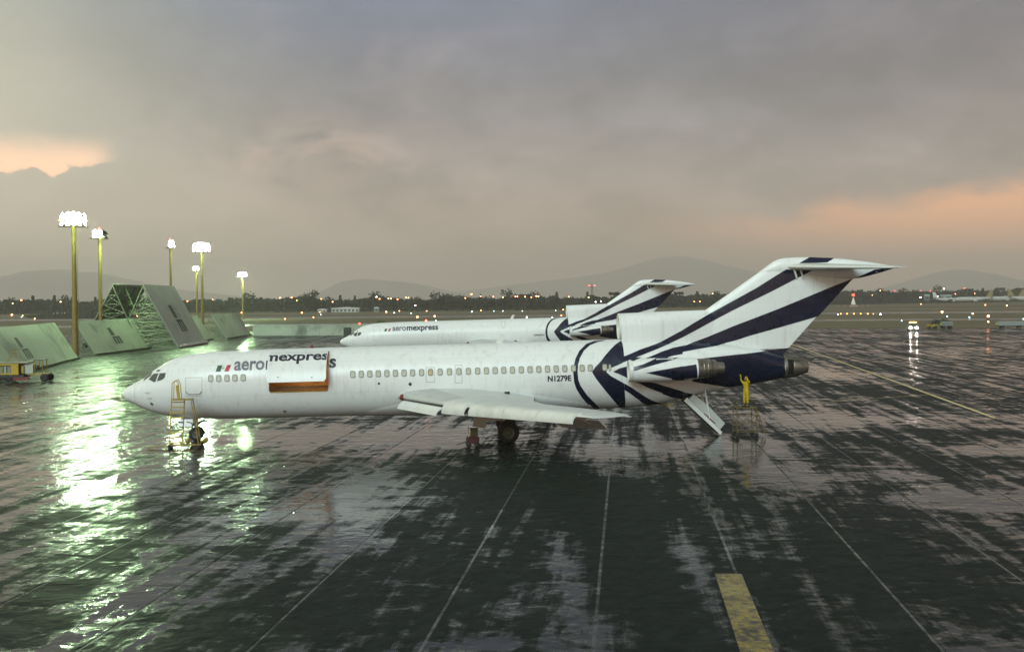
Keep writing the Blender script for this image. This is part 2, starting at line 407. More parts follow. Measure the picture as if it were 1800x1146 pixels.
for r_ in range(NROW):
    for k in range(25):
        p = pt(LA0 + (k + .5) * LANE_W, ROW0 + (r_ + .5) * SLAB_L)
        if abs(p.x) > .47 * p.y + 7: continue
        if first is None:
            first = sb.build('slab', M_APRON, jf); s_ = first
        else:
            s_ = bpy.data.objects.new('slab', first.data); COL.objects.link(s_); s_.parent = jf
        s_.location = (p.x, p.y, random.uniform(-.0012, .0012)); s_.rotation_euler = (random.uniform(-.0004, .0004), random.uniform(-.0004, .0004), -LANE_AZ)
jf['label'] = 'wet dark paving slabs with pale joints in front of the jet'
# joints of the apron beyond, as pale lines
M_JLINE = M_JOINT
b = MB()
for k in range(-8, 60):
    a = J0 + k * LANE_W
    l0 = -20 if (a < LA0 or a > LA1) else far_y
    if abs(a) > 150: continue
    A, Bq = pt(a - .05, max(l0, 20)), pt(a + .05, max(l0, 20)); Cq, Dq = pt(a + .05, 200), pt(a - .05, 200)
    b.add([(q.x, q.y, -.026) for q in (A, Bq, Cq, Dq)], [(0, 1, 2, 3)])
o = b.build('apron_joint_line', M_JLINE, ap, fixn=False); o['kind'] = 'stuff'

# still water
M_WATER = bpy.data.materials.new('standing_water'); M_WATER.use_nodes = True
t = NT(M_WATER.node_tree); b_ = t.n('ShaderNodeBsdfPrincipled'); b_.inputs['Base Color'].default_value = (.012, .014, .013, 1); b_.inputs['Roughness'].default_value = .015; b_.inputs['IOR'].default_value = 1.36
pos = t.n('ShaderNodeNewGeometry').outputs['Position']; bn = t.n('ShaderNodeBump'); bn.inputs['Strength'].default_value = .12; bn.inputs['Distance'].default_value = .01
t.link(t.noise(pos, 3.0, 3), bn.inputs['Height']); t.link(bn.outputs[0], b_.inputs['Normal']); o = t.n('ShaderNodeOutputMaterial'); t.link(b_.outputs[0], o.inputs[0])
# sheet of water standing in for the pale misty patch at the left
a_ = [ground(40, 555), ground(110, 548), ground(230, 546), ground(260, 552), ground(230, 560), ground(60, 561)]
sheet('water', [(p.x, p.y) for p in a_], -.03, M_WATER)

# painted markings
def worn(name, col, th=.44):
    m = bpy.data.materials.new(name); m.use_nodes = True; t = NT(m.node_tree)
    pos = t.n('ShaderNodeNewGeometry').outputs['Position']; n1 = t.noise(pos, 4.0, 6, .7); n2 = t.noise(pos, .6, 4, .6)
    c = t.mix(t.mapr(t.m('ADD', t.m('MULTIPLY', n1, .6), t.m('MULTIPLY', n2, .4)), th, th + .16), col + (1,), (.03, .032, .028, 1))
    b = t.n('ShaderNodeBsdfPrincipled'); t.link(c, b.inputs['Base Color']); t.link(t.mapr(n2, .3, .7, .12, .4, False), b.inputs['Roughness']); b.inputs['IOR'].default_value = 1.36
    o = t.n('ShaderNodeOutputMaterial'); t.link(b.outputs[0], o.inputs[0]); return m
M_LINE_Y = worn('worn_yellow_marking', (.26, .20, .03)); M_LINE_Y2 = worn('yellow_line', (.62, .54, .22), .68); M_LINE_W = worn('white_line', (.40, .42, .38), .56)
def stripe(name, pts, wd, mat, z=.006):
    b = MB(); P = [Vector((p.x, p.y, 0)) for p in pts]; L = []
    for i, p in enumerate(P):
        d = (P[min(i + 1, len(P) - 1)] - P[max(i - 1, 0)]).normalized(); n = Vector((-d.y, d.x, 0)) * wd / 2
        L.append((p + n, p - n))
    vs = [v for q in L for v in q]
    b.add([(v.x, v.y, z) for v in vs], [(2 * i, 2 * i + 1, 2 * i + 3, 2 * i + 2) for i in range(len(P) - 1)])
    o = b.build(name, mat, None, fixn=False)
    for p in o.data.polygons:
        if p.normal.z < 0: p.flip()
    o['kind'] = 'structure'; return o
c0 = ground(1280, 1008); bar_l = lane(c0)
stripe('stand_marking', [c0, c0 - LD * 6, c0 - LD * 13], .80, M_LINE_Y)
stripe('taxi_line', [ground(1380, 601), ground(1400, 608), ground(1580, 673), ground(1750, 735)], .30, M_LINE_Y2)
stripe('taxi_line', [ground(1460, 705), ground(1560, 699), ground(1640, 693)], .12, M_LINE_Y2)
stripe('taxi_line', [ground(1340, 713), ground(1420, 709), ground(1500, 704)], .10, M_LINE_Y2)
def curve(pts, n=10):
    out = []; P = [pts[0]] + pts + [pts[-1]]
    for i in range(1, len(P) - 2):
        for k in range(n):
            t = k / n; a, b2, c_, d = P[i - 1], P[i], P[i + 1], P[i + 2]
            out.append(.5 * ((2 * b2) + (c_ - a) * t + (2 * a - 5 * b2 + 4 * c_ - d) * t * t + (3 * b2 - a - 3 * c_ + d) * t ** 3))
    return out + [P[-2]]
stripe('stand_line', curve([ground(*q) for q in ((1570, 592), (1530, 598), (1510, 602), (1512, 607), (1545, 613), (1640, 622), (1800, 636))]), .14, M_LINE_W)
stripe('stand_line', curve([ground(*q) for q in ((1640, 594), (1600, 597), (1588, 601), (1593, 606), (1630, 611), (1720, 618), (1800, 625))]), .14, M_LINE_W)
# mud and debris lying in the open joint and on the slabs
M_MUD = paint('wet_mud', (.010, .010, .009), .6)
for i, (pts, wd) in enumerate(((((1229, 850), (1234, 868), (1240, 890)), .06), (((1335, 855), (1352, 862), (1375, 866), (1395, 872)), .30), (((1153, 818), (1172, 822), (1196, 818)), .25), (((1259, 928), (1262, 936), (1265, 944)), .05))):
    b = MB()
    for k in range(16 if i else 10):
        t = random.random() * (len(pts) - 1.001); j = int(t); p = ground(*pts[j]).lerp(ground(*pts[j + 1]), t - j)
        r_ = wd * random.uniform(.2, .7); q = [Vector((p.x + random.uniform(-wd, wd) * .5 + r_ * math.cos(a) * random.uniform(.6, 1.5), p.y + r_ * math.sin(a) * random.uniform(.6, 2.2), .005)) for a in (R(60 * m_) for m_ in range(6))]
        b.add(q + [Vector((p.x, p.y, .02))], [(m_, (m_ + 1) % 6, 6) for m_ in range(6)])
    o = b.build('debris', M_MUD); o['kind'] = 'stuff'; o['label'] = 'scattered dark wet debris lying on the slabs'; 

# ================================================================ THE AIRCRAFT (three-engined jet, side shape measured off the photograph)
PIT, YAW = R(1.1), R(2.0)
NOSE_GEAR = ground(346.6, 774)
MA = Matrix.Translation(NOSE_GEAR) @ Matrix.Rotation(YAW, 4, 'Z') @ Matrix.Rotation(-PIT, 4, 'Y')
MAI = MA.inverted()
def loc(px, py, yl=0.0):
    e = MAI @ EYE; d = MAI.to_3x3() @ ray(px, py); q = e + d * ((yl - e.y) / d.y); return q
def prof(pts): return [(lambda q: (q.x, q.z))(loc(a, b)) for a, b in pts]

TOP = prof([(217, 687), (219, 684), (225, 680), (236, 674), (247, 668), (255, 664.5), (263, 657), (270, 651), (277, 647), (290, 639), (305, 631), (320, 626.5), (340, 622), (375, 618.5), (425, 616)])
BOT = prof([(217, 697), (222, 703), (232, 708), (242, 712.5), (258, 720), (275, 725.5), (300, 731), (330, 734.5), (362, 735.5)])
ZT, ZB = 5.385, 1.24
XN = loc(215, 692).x; ZN = loc(215, 692).z
xt = lambda px: loc(px, 650).x
TOP = [(XN, ZN)] + TOP + [(xt(480), ZT), (xt(1095), ZT)] + prof([(1200, 598), (1300, 607), (1376, 624)])
BOT = [(XN, ZN)] + BOT + [(xt(450), ZB), (xt(1090), ZB - .05)] + prof([(1136, 713), (1164, 708.5), (1196, 701), (1250, 688.5), (1300, 680), (1376, 664.5)])
f_top, f_bot = pchip(TOP), pchip(BOT)
XE = xt(1376)
f_w = pchip([(XN, 0.0), (XN + .12, .24), (XN + .5, .52), (XN + 1, .78), (XN + 2, 1.14), (XN + 3, 1.43), (XN + 4, 1.65), (XN + 5, 1.79), (XN + 6.2, 1.87), (XN + 7.5, 1.88), (xt(1040), 1.88), (xt(1110), 1.83), (xt(1165), 1.68), (xt(1225), 1.42), (xt(1290), 1.06), (XE, .70)])
f_c = pchip([(XN, ZN), (XN + 1, ZN + .10), (XN + 3, 3.32), (XN + 5.5, 3.46), (XN + 7.5, 3.505), (xt(1095), 3.505), (xt(1200), 3.75), (xt(1300), 4.25), (XE, (loc(1376, 624).z + loc(1376, 664.5).z) / 2)])
def fus_y(x, z):
    if x < XN or x > XE + .25: return 0.0
    zt, zb, zc, wd = f_top(x), f_bot(x), f_c(x), f_w(x)
    h = (zt - zc) if z >= zc else (zc - zb)
    s = (z - zc) / max(h, 1e-4)
    return -wd * math.sqrt(max(0.0, 1 - s * s))
def fus_pt(x, a):
    zt, zb, zc, wd = f_top(x), f_bot(x), f_c(x), f_w(x); ca = math.cos(a)
    return Vector((x, -wd * math.sin(a), zc + ca * ((zt - zc) if ca >= 0 else (zc - zb))))
# centre intake and its fairing (half width as a function of x, z)
DX0 = xt(1089.5); D_TOP = prof([(1089, 551), (1140, 548.5), (1190, 546.5), (1240, 545), (1290, 530), (1376, 600)])
d_top = pchip([(D_TOP[0][0], D_TOP[0][1]), D_TOP[1], D_TOP[2], D_TOP[3]]); DX1 = D_TOP[3][0]
DX2 = DX1 + 2.4
d_r = pchip([(DX0, .80), (DX0 + 2, .78), (DX0 + 3.6, .60), (DX1, .34), (DX1 + 1.2, .17), (DX2, .06)])
def duct_y(x, z):
    if x < DX0 or x > DX2: return 0.0
    r = d_r(x); zt = d_top(x)
    if z > zt: return 0.0
    zc = zt - .80
    if z < zc: return -r
    return -r * math.sqrt(max(0.0, 1 - ((z - zc) / .80) ** 2))
# fin
LEP = sorted([(b, a) for a, b in prof([(1133, 620), (1240, 545), (1330, 481.5), (1350, 467), (1362, 460), (1375, 455)])])
TEP = sorted([(b, a) for a, b in prof([(1376, 623), (1392, 605), (1437, 555), (1500, 490), (1528, 462)])])
f_le, f_te = pchip(LEP), pchip(TEP)
FIN_TOP = loc(1430, 470).z
def fin_y(x, z):
    if z < LEP[0][0] or z > FIN_TOP: return 0.0
    a, b = f_le(z), f_te(z)
    if x <= a or x >= b: return 0.0
    s = (x - a) / (b - a); t = .115
    return -(b - a) * t / .2 * max(0.0, (.2969 * math.sqrt(s) - .126 * s - .3516 * s * s + .2843 * s ** 3 - .1036 * s ** 4)) * .62 - .004
# fin-top bullet
BT = pchip(prof([(1334, 479), (1341, 473.5), (1350, 466.5), (1360, 459.5), (1370, 455.2), (1385, 453), (1410, 452), (1440, 452.5), (1480, 455), (1530, 461), (1577, 469)]))
BB = pchip(prof([(1334, 480.5), (1341, 482), (1352, 483), (1372, 484), (1400, 485), (1440, 489), (1500, 490), (1540, 481.5), (1577, 470)]))
BX0, BX1 = loc(1334, 480).x, loc(1577, 469).x
def bul_y(x, z):
    if x < BX0 or x > BX1: return 0.0
    a, b = BB(x), BT(x); c_ = (a + b) / 2; h = (b - a) / 2
    wd = .30 * min(1, (x - BX0) / 1.6) ** .5 * min(1, (BX1 - x) / 2.6) ** .6
    s = (z - c_) / max(h, 1e-3)
    return -wd * math.sqrt(max(0, 1 - s * s)) if abs(s) < 1 else 0.0
def tail_y(x, z): return min(fus_y(x, z), duct_y(x, z), fin_y(x, z), bul_y(x, z))
# side nacelle
NY = -2.72
NX0, NX1 = loc(1105, 645, NY).x, loc(1225.5, 648, NY).x
NZ = (loc(1160, 629, NY).z + loc(1160, 671, NY).z) / 2
n_r = pchip([(NX0, .56), (NX0 + .12, .64), (NX0 + .9, .70), (NX0 + 2.2, .71), (NX1 - .8, .65), (NX1, .60)])
def nac_zc(x): return NZ + (x - (NX0 + NX1) / 2) * .004
def nac_y(x, z):
    if x < NX0 or x > NX1: return NY
    r = n_r(x); d = z - nac_zc(x)
    return NY - math.sqrt(max(0.0, r * r - d * d))
def on(fy, px, py, y0=-1.5):
    y = y0
    for _ in range(14):
        q = loc(px, py, y); y = y * .4 + fy(q.x, q.z) * .6
    return (q.x, q.z)
def decal(name, polys, fy, mat, parent, off=.012, step=.12, mirror=True):
    """flat paint or lettering laid on the curved skin: polygons (or a ready bmesh) in (x,z) draped over y=fy(x,z)"""
    bm = bmesh.new()
    if isinstance(polys, bpy.types.Mesh): bm.from_mesh(polys)
    else:
        for pl in polys:
            vs = [bm.verts.new((x, 0, z)) for x, z in pl]; bm.faces.new(vs)
        bmesh.ops.triangulate(bm, faces=bm.faces)
    xs = [v.co.x for v in bm.verts]; zs = [v.co.z for v in bm.verts]
    def cut(co, no):
        bmesh.ops.bisect_plane(bm, geom=bm.verts[:] + bm.edges[:] + bm.faces[:], dist=1e-5, plane_co=co, plane_no=no)
    x = math.ceil(min(xs) / (step * 2)) * step * 2
    while x < max(xs): cut((x, 0, 0), (1, 0, 0)); x += step * 2
    z = math.ceil(min(zs) / step) * step
    while z < max(zs): cut((0, 0, z), (0, 0, 1)); z += step
    if fy in (fus_y, tail_y):
        for k in range(1, 9):
            zz = 3.505 + (ZT - 3.505) * math.cos(R(k * 4))
            if min(zs) < zz < max(zs): cut((0, 0, zz), (0, 0, 1))
    bmesh.ops.triangulate(bm, faces=bm.faces)
    for v in bm.verts:
        x, z = v.co.x, v.co.z; e = .01
        y = fy(x, z); gz = (fy(x, z + e) - fy(x, z - e)) / (2 * e); gx = (fy(x + e, z) - fy(x - e, z)) / (2 * e)
        n = Vector((gx, -1.0, gz)); n = Vector((max(-1, min(1, gx)), -1, max(-4, min(4, gz)))).normalized()
        v.co = Vector((x, y, z)) + n * off
    bmesh.ops.recalc_face_normals(bm, faces=bm.faces)
    me = bpy.data.meshes.new(name); bm.to_mesh(me); bm.free(); me.materials.append(mat)
    for p in me.polygons: p.use_smooth = True
    o = bpy.data.objects.new(name, me); COL.objects.link(o); o.parent = parent
    if mirror:                      # the same paint on the other side
        m2 = me.copy()
        for v in m2.vertices: v.co.y = -v.co.y
        m2.flip_normals(); o2 = bpy.data.objects.new(name, m2); COL.objects.link(o2); o2.parent = parent
    return o
def text_mesh(s, x0, x1, z0, z1, bold=0.0, shear=0.0, zsrc=None):
    """lettering as a mesh in the (x,z) plane, fitted to a box; zsrc gives the letters whose height fits z0..z1"""
    cu = bpy.data.curves.new('lettering', 'FONT'); cu.body = s; cu.offset = bold; cu.shear = shear; cu.resolution_u = 4
    ob = bpy.data.objects.new('lettering', cu); COL.objects.link(ob)
    dg = bpy.context.evaluated_depsgraph_get(); me = bpy.data.meshes.new_from_object(ob.evaluated_get(dg))
    hh = None
    if zsrc:
        cu.body = zsrc; dg.update(); m2 = bpy.data.meshes.new_from_object(ob.evaluated_get(bpy.context.evaluated_depsgraph_get()))
        hh = (min(v.co.y for v in m2.vertices), max(v.co.y for v in m2.vertices)); bpy.data.meshes.remove(m2)
    bpy.data.objects.remove(ob); bpy.data.curves.remove(cu)
    xs = [v.co.x for v in me.vertices]; ys = [v.co.y for v in me.vertices]
    a, b = min(xs), max(xs); c_, d = hh or (min(ys), max(ys))
    for v in me.vertices:
        v.co = Vector((x0 + (v.co.x - a) / (b - a) * (x1 - x0), 0, z0 + (v.co.y - c_) / (d - c_) * (z1 - z0)))
    return me
def split_mesh(me, xa, xb):
    """piece of a flat mesh between xa and xb"""
    bm = bmesh.new(); bm.from_mesh(me)
    for xc, no in ((xa, (-1, 0, 0)), (xb, (1, 0, 0))):
        bmesh.ops.bisect_plane(bm, geom=bm.verts[:] + bm.edges[:] + bm.faces[:], dist=1e-5, plane_co=(xc, 0, 0), plane_no=no, clear_outer=True)
    m = bpy.data.meshes.new('piece'); bm.to_mesh(m); bm.free(); return m

# livery polygons, read off the photograph
def zA(pts): return [(1000 + a / 7.64, 580 + b / 7.64) for a, b in pts]
def zB(pts): return [(1150 + a / 6.43, 560 + b / 6.43) for a, b in pts]
def zC(pts): return [(1220 + a / 5.73, 440 + b / 5.73) for a, b in pts]
def z4(pts): return [(1200 + a / 4.0, 430 + b / 4.0) for a, b in pts]
def sh(pts, fy, y0=-1.5): return [on(fy, a, b, y0) for a, b in pts]
def strip(upper, lower):
    """quads between two polylines with the same number of points"""
    return [[upper[i], upper[i + 1], lower[i + 1], lower[i]] for i in range(len(upper) - 1)]
arc_o = zA([(440, 138), (330, 152), (230, 190), (140, 280), (90, 380), (65, 480), (58, 580), (70, 700), (100, 790), (170, 900), (240, 980), (320, 1045)])
arc_i = zA([(500, 138), (390, 160), (280, 205), (200, 280), (150, 370), (123, 465), (116, 560), (125, 665), (155, 745), (240, 870), (320, 950), (420, 1050)])
arrow_u = zA([(310, 565), (360, 492), (420, 430), (490, 340), (560, 260), (620, 200), (670, 165), (710, 140)])
arrow_l = zA([(310, 565), (370, 660), (480, 800), (580, 920), (690, 1050)])

LIVERY = {}
def livery():
    f = fus_y; t = tail_y
    LIVERY['arc'] = (strip(sh(arc_o, f), sh(arc_i, f)), f)
    # big arrowhead: split into upper and lower halves, inner edge along the white chevron
    up = sh(arrow_u, f)
    inn = sh(zA([(500, 562), (505, 545), (520, 520), (560, 512), (610, 490), (660, 470), (712, 445), (735, 430)]), f)
    mid = sh(zA([(500, 562), (520, 470), (560, 420), (600, 370), (640, 330), (680, 290), (720, 250), (722, 200)]), f)
    polys = strip(up, mid) + strip(mid, inn)
    polys += [sh(zA([(710, 140), (722, 200), (715, 158)]), f), sh(zA([(722, 200), (720, 250), (735, 430), (745, 425), (735, 355)]), f)]
    lo = sh(arrow_l, f); li = sh(zA([(500, 562), (560, 615), (650, 665), (745, 718), (748, 805)]), f)
    polys += strip(lo, li) + [sh(zA([(690, 1050), (740, 1052), (748, 805)]), f)]
    LIVERY['arrowhead'] = (polys, f)
    # upper stripe: from the arrowhead over the shoulder and up the fin
    u = sh(zA([(735, 357), (830, 320), (960, 262), (1170, 190), (1225, 165), (1400, 70), (1528, 0)]), t) + sh(zC([(0, 730), (310, 555), (620, 385), (930, 192)]), t, -.3)
    l = sh(zA([(735, 432), (800, 408), (930, 357), (1100, 290), (1200, 250), (1350, 185), (1528, 98)]), t) + sh(zC([(0, 815), (400, 600), (750, 430), (1190, 205)]), t, -.3)
    LIVERY['stripe_a'] = (strip(u, l), t)
    LIVERY['stripe_b'] = ([sh(z4([(818, 132), (890, 90), (1065, 96), (1015, 126)]), bul_y, -.25)], bul_y)
    u = sh(zA([(1000, 390), (1100, 355), (1250, 290), (1400, 240), (1528, 220)]), t) + sh(zB([(200, 332), (370, 300), (620, 200), (860, 100)]), t, -.4) + sh(zC([(380, 770), (850, 590), (1375, 372), (1600, 285)]), t, -.2)
    l = sh(zA([(1000, 470), (1160, 420), (1300, 375), (1400, 345), (1528, 322)]), t) + sh(zB([(280, 385), (480, 347), (720, 305), (940, 240)]), t, -.4) + sh(zC([(560, 860), (850, 780), (1252, 664), (1375, 528)]), t, -.2)
    LIVERY['stripe_c'] = (strip(u, l), t)
    # inner chevron and the stripe under the nacelle
    u = sh(zA([(592, 560), (680, 515), (785, 488), (850, 620), (920, 655), (1000, 685), (1160, 712), (1300, 757), (1528, 822)]), f) + sh(zB([(150, 772), (300, 822), (500, 862)]), f)
    l = sh(zA([(592, 560), (700, 602), (800, 652), (900, 700), (960, 725), (1040, 765), (1100, 790), (1300, 862), (1440, 900)]), f) + sh(zB([(90, 850), (200, 888), (310, 905)]), f)
    LIVERY['stripe_d'] = (strip(u, l), f)
    u = sh(zA([(748, 718), (850, 775), (900, 812), (1050, 910), (1150, 960), (1250, 984)]), f)
    l = sh(zA([(748, 805), (820, 848), (850, 872), (940, 938), (1000, 985), (1045, 1009)]), f)
    LIVERY['stripe_e'] = (strip(u, l), f)
    # navy tail cone, running on to the foot of the fin
    u = sh(zB([(430, 470), (480, 458), (640, 440), (900, 410), (1200, 378), (1430, 342), (1528, 328)]), t)
    l = sh(zB([(430, 560), (480, 560), (640, 560), (900, 555), (1200, 550), (1476, 540), (1462, 425)]), t)
    LIVERY['cone_a'] = (strip(u, l), t)
    u = sh(zB([(430, 560), (480, 560), (640, 560), (900, 555), (1200, 550), (1476, 540)]), f)
    l = sh(zB([(430, 710), (480, 720), (640, 745), (850, 776), (1200, 716), (1476, 662)]), f)
    LIVERY['cone_b'] = (strip(u, l), f)
    LIVERY['bullet'] = ([sh(z4([(1210, 236), (1350, 176), (1420, 168), (1480, 166), (1400, 192), (1290, 222)]), bul_y, -.2)], bul_y)
    n = nac_y
    LIVERY['nac_a'] = ([sh(zA([(832, 370), (985, 366), (832, 432)]), n, -3.2)], n)
    LIVERY['nac_b'] = ([sh(zA([(832, 505), (1000, 462), (1190, 369), (1470, 373), (1150, 468), (832, 562)]), n, -3.2)], n)
    LIVERY['nac_c'] = (strip(sh(zA([(1040, 575), (1200, 545), (1528, 486)]) + zB([(200, 560), (475, 517)]), n, -3.2), sh(zA([(1040, 576), (1200, 610), (1528, 680)]) + zB([(200, 690), (475, 693)]), n, -3.2)), n)
livery()

ROUNDED = [(math.cos(a), math.sin(a)) for a in (2 * math.pi * i / 20 for i in range(20))]
def rrect(hx, hz, k=.55):
    """superellipse outline"""
    return [(hx * math.copysign(abs(c_) ** k, c_), hz * math.copysign(abs(s_) ** k, s_)) for c_, s_ in ROUNDED]
def make_window(mats):
    b = MB(); o = rrect(.155, .205); i = rrect(.118, .168)
    n = len(o)
    b.rings([[(x, -.004, z) for x, z in o], [(x, -.014, z) for x, z in o], [(x, -.014, z) for x, z in i], [(x, -.004, z) for x, z in i]])
    b.cur = 1; b.add([(x, -.007, z) for x, z in i], [tuple(range(n))])
    return b
WIN_MESH = {}
def add_window(parent, px, py, half=False, yellow=False):
    x, z = on(fus_y, px, py); y = fus_y(x, z); e = .02
    g = (fus_y(x, z + e) - fus_y(x, z - e)) / (2 * e)
    key = 'y' if yellow else 'p'
    if key not in WIN_MESH:
        o = make_window(None).build('window', [M_RIM, M_PLUG_Y if yellow else M_PLUG], parent); WIN_MESH[key] = o.data
    else:
        o = bpy.data.objects.new('window', WIN_MESH[key]); COL.objects.link(o); o.parent = parent
    o.location = (x, y - .014, z); o.rotation_euler = (-math.atan(g), 0, 0)
    if half: o.scale = (.5, 1, 1)
    return o

DOOR_X = (on(fus_y, 472, 655)[0], on(fus_y, 576.5, 655)[0])
DOOR_A = (R(24), R(106.5))                       # hinge line near the crown, sill on the side
DOOR_OPEN = R(25)
def door_rot(p):
    """swing of the cargo door about its hinge line"""
    h = fus_pt((DOOR_X[0] + DOOR_X[1]) / 2, DOOR_A[0])
    d = Vector((0, p[1] - h.y, p[2] - h.z)); c_, s_ = math.cos(DOOR_OPEN), math.sin(DOOR_OPEN)
    return Vector((p[0], h.y + d.y * c_ + d.z * s_, h.z - d.y * s_ + d.z * c_))

def wing(root, s, far):
    """s=-1 left wing, s=+1 right wing; everything as parts of the aircraft"""
    r0 = loc(703, 697, -1.9); t0 = loc(1027, 723.5, -16.2)
    def sec(y):
        t = (y - 1.9) / 14.3
        xl = r0.x + (t0.x - r0.x) * t; zl = r0.z - .02 + (t0.z - r0.z) * t - .24 * min(1, max(0, t) * 3.2)
        ch = pchip([(0.9, 8.5), (1.9, 7.9), (5.8, 5.3), (16.2, 2.15), (16.6, 1.4)])(y)
        th = .098 - .012 * max(0, min(1, t))
        return xl, zl, ch, th
    fr = [0, .012, .04, .09, .16, .26, .38, .5, .62, .75, .88, 1.0]
    def ring(y, c0=0.0, c1=1.0):
        xl, zl, ch, th = sec(y); up, lo = [], []
        inc = R(1.6) - R(2.2) * max(0, (y - 1.9) / 14.3)
        for f in fr:
            f = c0 + (c1 - c0) * f
            yt = th / .2 * (.2969 * math.sqrt(f) - .126 * f - .3516 * f * f + .2843 * f ** 3 - .1036 * f ** 4)
            cam_ = .06 * f * (1 - f)
            for L, k in ((up, 1), (lo, -1)):
                xx, zz = ch * f, ch * (cam_ + k * yt) + (.004 if k > 0 else -.004)
                L.append(Vector((xl + xx * math.cos(inc) + zz * math.sin(inc), s * y, zl - xx * math.sin(inc) + zz * math.cos(inc))))
        return up + lo[::-1]
    b = MB(); b.smooth = True
    ys = [.9, 1.9, 2.6, 3.6, 4.7, 5.8, 7.4, 9, 10.6, 12.2, 13.8, 15.2, 16.1, 16.45, 16.6]
    b.rings([ring(y) for y in ys], True, True, True)
    nr = 2 * len(fr)
    for k in range((len(ys) - 1) * nr):
        i, j = divmod(k, nr)
        if (i < 5 and (j < 5 or j > nr - 5)): b.mi[k] = 1
    b.build('wing', [M_WING, M_GREY], root, autosmooth=40)
    # leading-edge slats, drooped
    edges = [(6.15, 8.0), (8.35, 10.95), (10.97, 13.35), (13.37, 15.75)]
    for a, e in edges:
        sl = MB(); sl.smooth = True; rr = []
        for y in (a + .03, (a + e) / 2, e - .03):
            xl, zl, ch, th = sec(y); k = .75 + .25 * (16 - y) / 10
            pf = [(.42, .20), (.20, .17), (-.02, .10), (-.18, -.02), (-.27, -.18), (-.31, -.36), (-.30, -.50), (-.25, -.50), (-.24, -.36), (-.18, -.20), (-.08, -.08), (.10, .05), (.30, .10)]
            rr.append([Vector((xl + p * k, s * y, zl + q * k + .02)) for p, q in pf])
        sl.rings(rr, True, True, True); sl.build('slat', M_SLAT, root, autosmooth=40)
    # gap filler between the slats and the root glove
    for a, e in ((2.25, 4.0), (4.04, 5.75)):
        kr = MB(); rr = []
        for y in (a, e):
            xl, zl, ch, th = sec(y)
            pf = [(.06, -.20), (-.06, -.22), (-.30, -.42), (-.40, -.66), (-.36, -.68), (-.24, -.46), (.02, -.28)]
            rr.append([Vector((xl + p, s * y, zl + q + .02)) for p, q in pf])
        kr.rings(rr, True, True, True); kr.build('krueger_flap', M_SLAT, root)
    # landing light in the root of the leading edge
    ll = MB(); xl, zl, ch, th = sec(2.05); ll.smooth = True
    ll.lathe([(-.10, .03), (-.06, .12), (.02, .17), (.12, .18)], (xl - .02, s * 2.05, zl), 'X', 14, True, True); ll.build('landing_light', M_RED, root)
    # trailing-edge flaps, three leaves each, drooped
    for a, e in ((2.1, 5.5), (6.2, 11.6)):
        chain = [(-.55, -.02), (-.05, -.12), (.0, -.20), (.55, -.50), (.60, -.60), (.95, -1.08)]
        for i in range(3):
            fl = MB(); rr = []
            for y in (a, e):
                xl, zl, ch, th = sec(y); inc = R(1.6) - R(2.2) * max(0, (y - 1.9) / 14.3)
                tx, tz = xl + ch * math.cos(inc), zl - ch * math.sin(inc); k = 1.0 if y < 8 else .82
                (p0, q0), (p1, q1) = chain[i * 2], chain[i * 2 + 1]; k *= 1.22
                d = Vector((p1 - p0, 0, q1 - q0)).normalized(); n = Vector((-d.z, 0, d.x)) * .06
                A = Vector((tx + p0 * k, s * y, tz + q0 * k)); B = Vector((tx + p1 * k, s * y, tz + q1 * k))
                rr.append([A + n * .6, A * .7 + B * .3 + n, B + n * .2, B - n * .1, A * .7 + B * .3 - n, A - n * .8])
            fl.rings(rr, True, True, True); fl.build('flap', M_WING, root)
    for y in (3.6, 7.0, 10.2):
        xl, zl, ch, th = sec(y); c_ = MB(); c_.smooth = True
        rr = []
        for f, r_, dz in ((0, .02, 0), (.25, .13, -.06), (.55, .17, -.16), (.8, .14, -.42), (1.0, .02, -.78)):
            cx, cz = xl + ch * (.62 + .62 * f), zl - .22 + dz
            rr.append([Vector((cx, s * y + r_ * .6 * math.cos(t), cz + r_ * math.sin(t))) for t in (2 * math.pi * i / 10 for i in range(10))])
        c_.rings(rr, True, True, True); c_.build('flap_track_fairing', M_SLAT, root)
    tp = MB(); xl, zl, ch, th = sec(16.2); tp.tube((xl + ch * .8, s * 16.3, zl), (xl + ch * 1.02, s * 16.35, zl - .03), .05, .012); tp.build('wing_tip_probe', M_SLAT, root)
    return sec

def wheel(root, name, x, y, r, wdt, flip):
    b = MB(); b.smooth = True; n = 28
    b.lathe([(-wdt / 2 + .02, r * .56), (-wdt / 2, r * .70), (-wdt / 2 + .03, r * .90), (-wdt * .25, r), (wdt * .25, r), (wdt / 2 - .03, r * .90), (wdt / 2, r * .70), (wdt / 2 - .02, r * .56)], (0, 0, 0), 'Y', n)
    z = (r - x * math.sin(PIT)) / math.cos(PIT) - (0 if r > .5 else .0)
    hub = thing_part(name, root, (x, y, z))
    t_ = b.build('tyre', M_TYRE, hub, autosmooth=50)
    h = MB(); h.lathe([(-wdt / 2 + .06, .03), (-wdt / 2 + .03, r * .2), (-wdt / 2 + .07, r * .34), (-wdt / 2 + .02, r * .56), (wdt / 2 - .02, r * .56), (wdt / 2 - .07, r * .34), (wdt / 2 - .03, r * .2), (wdt / 2 - .06, .03)], (0, 0, 0), 'Y', 20, True, True)
    h.build('rim', M_HUB, hub); return z
def thing_part(name, parent, l):
    o = bpy.data.objects.new(name, None); COL.objects.link(o); o.parent = parent; o.location = l; o.empty_display_size = .2; return o

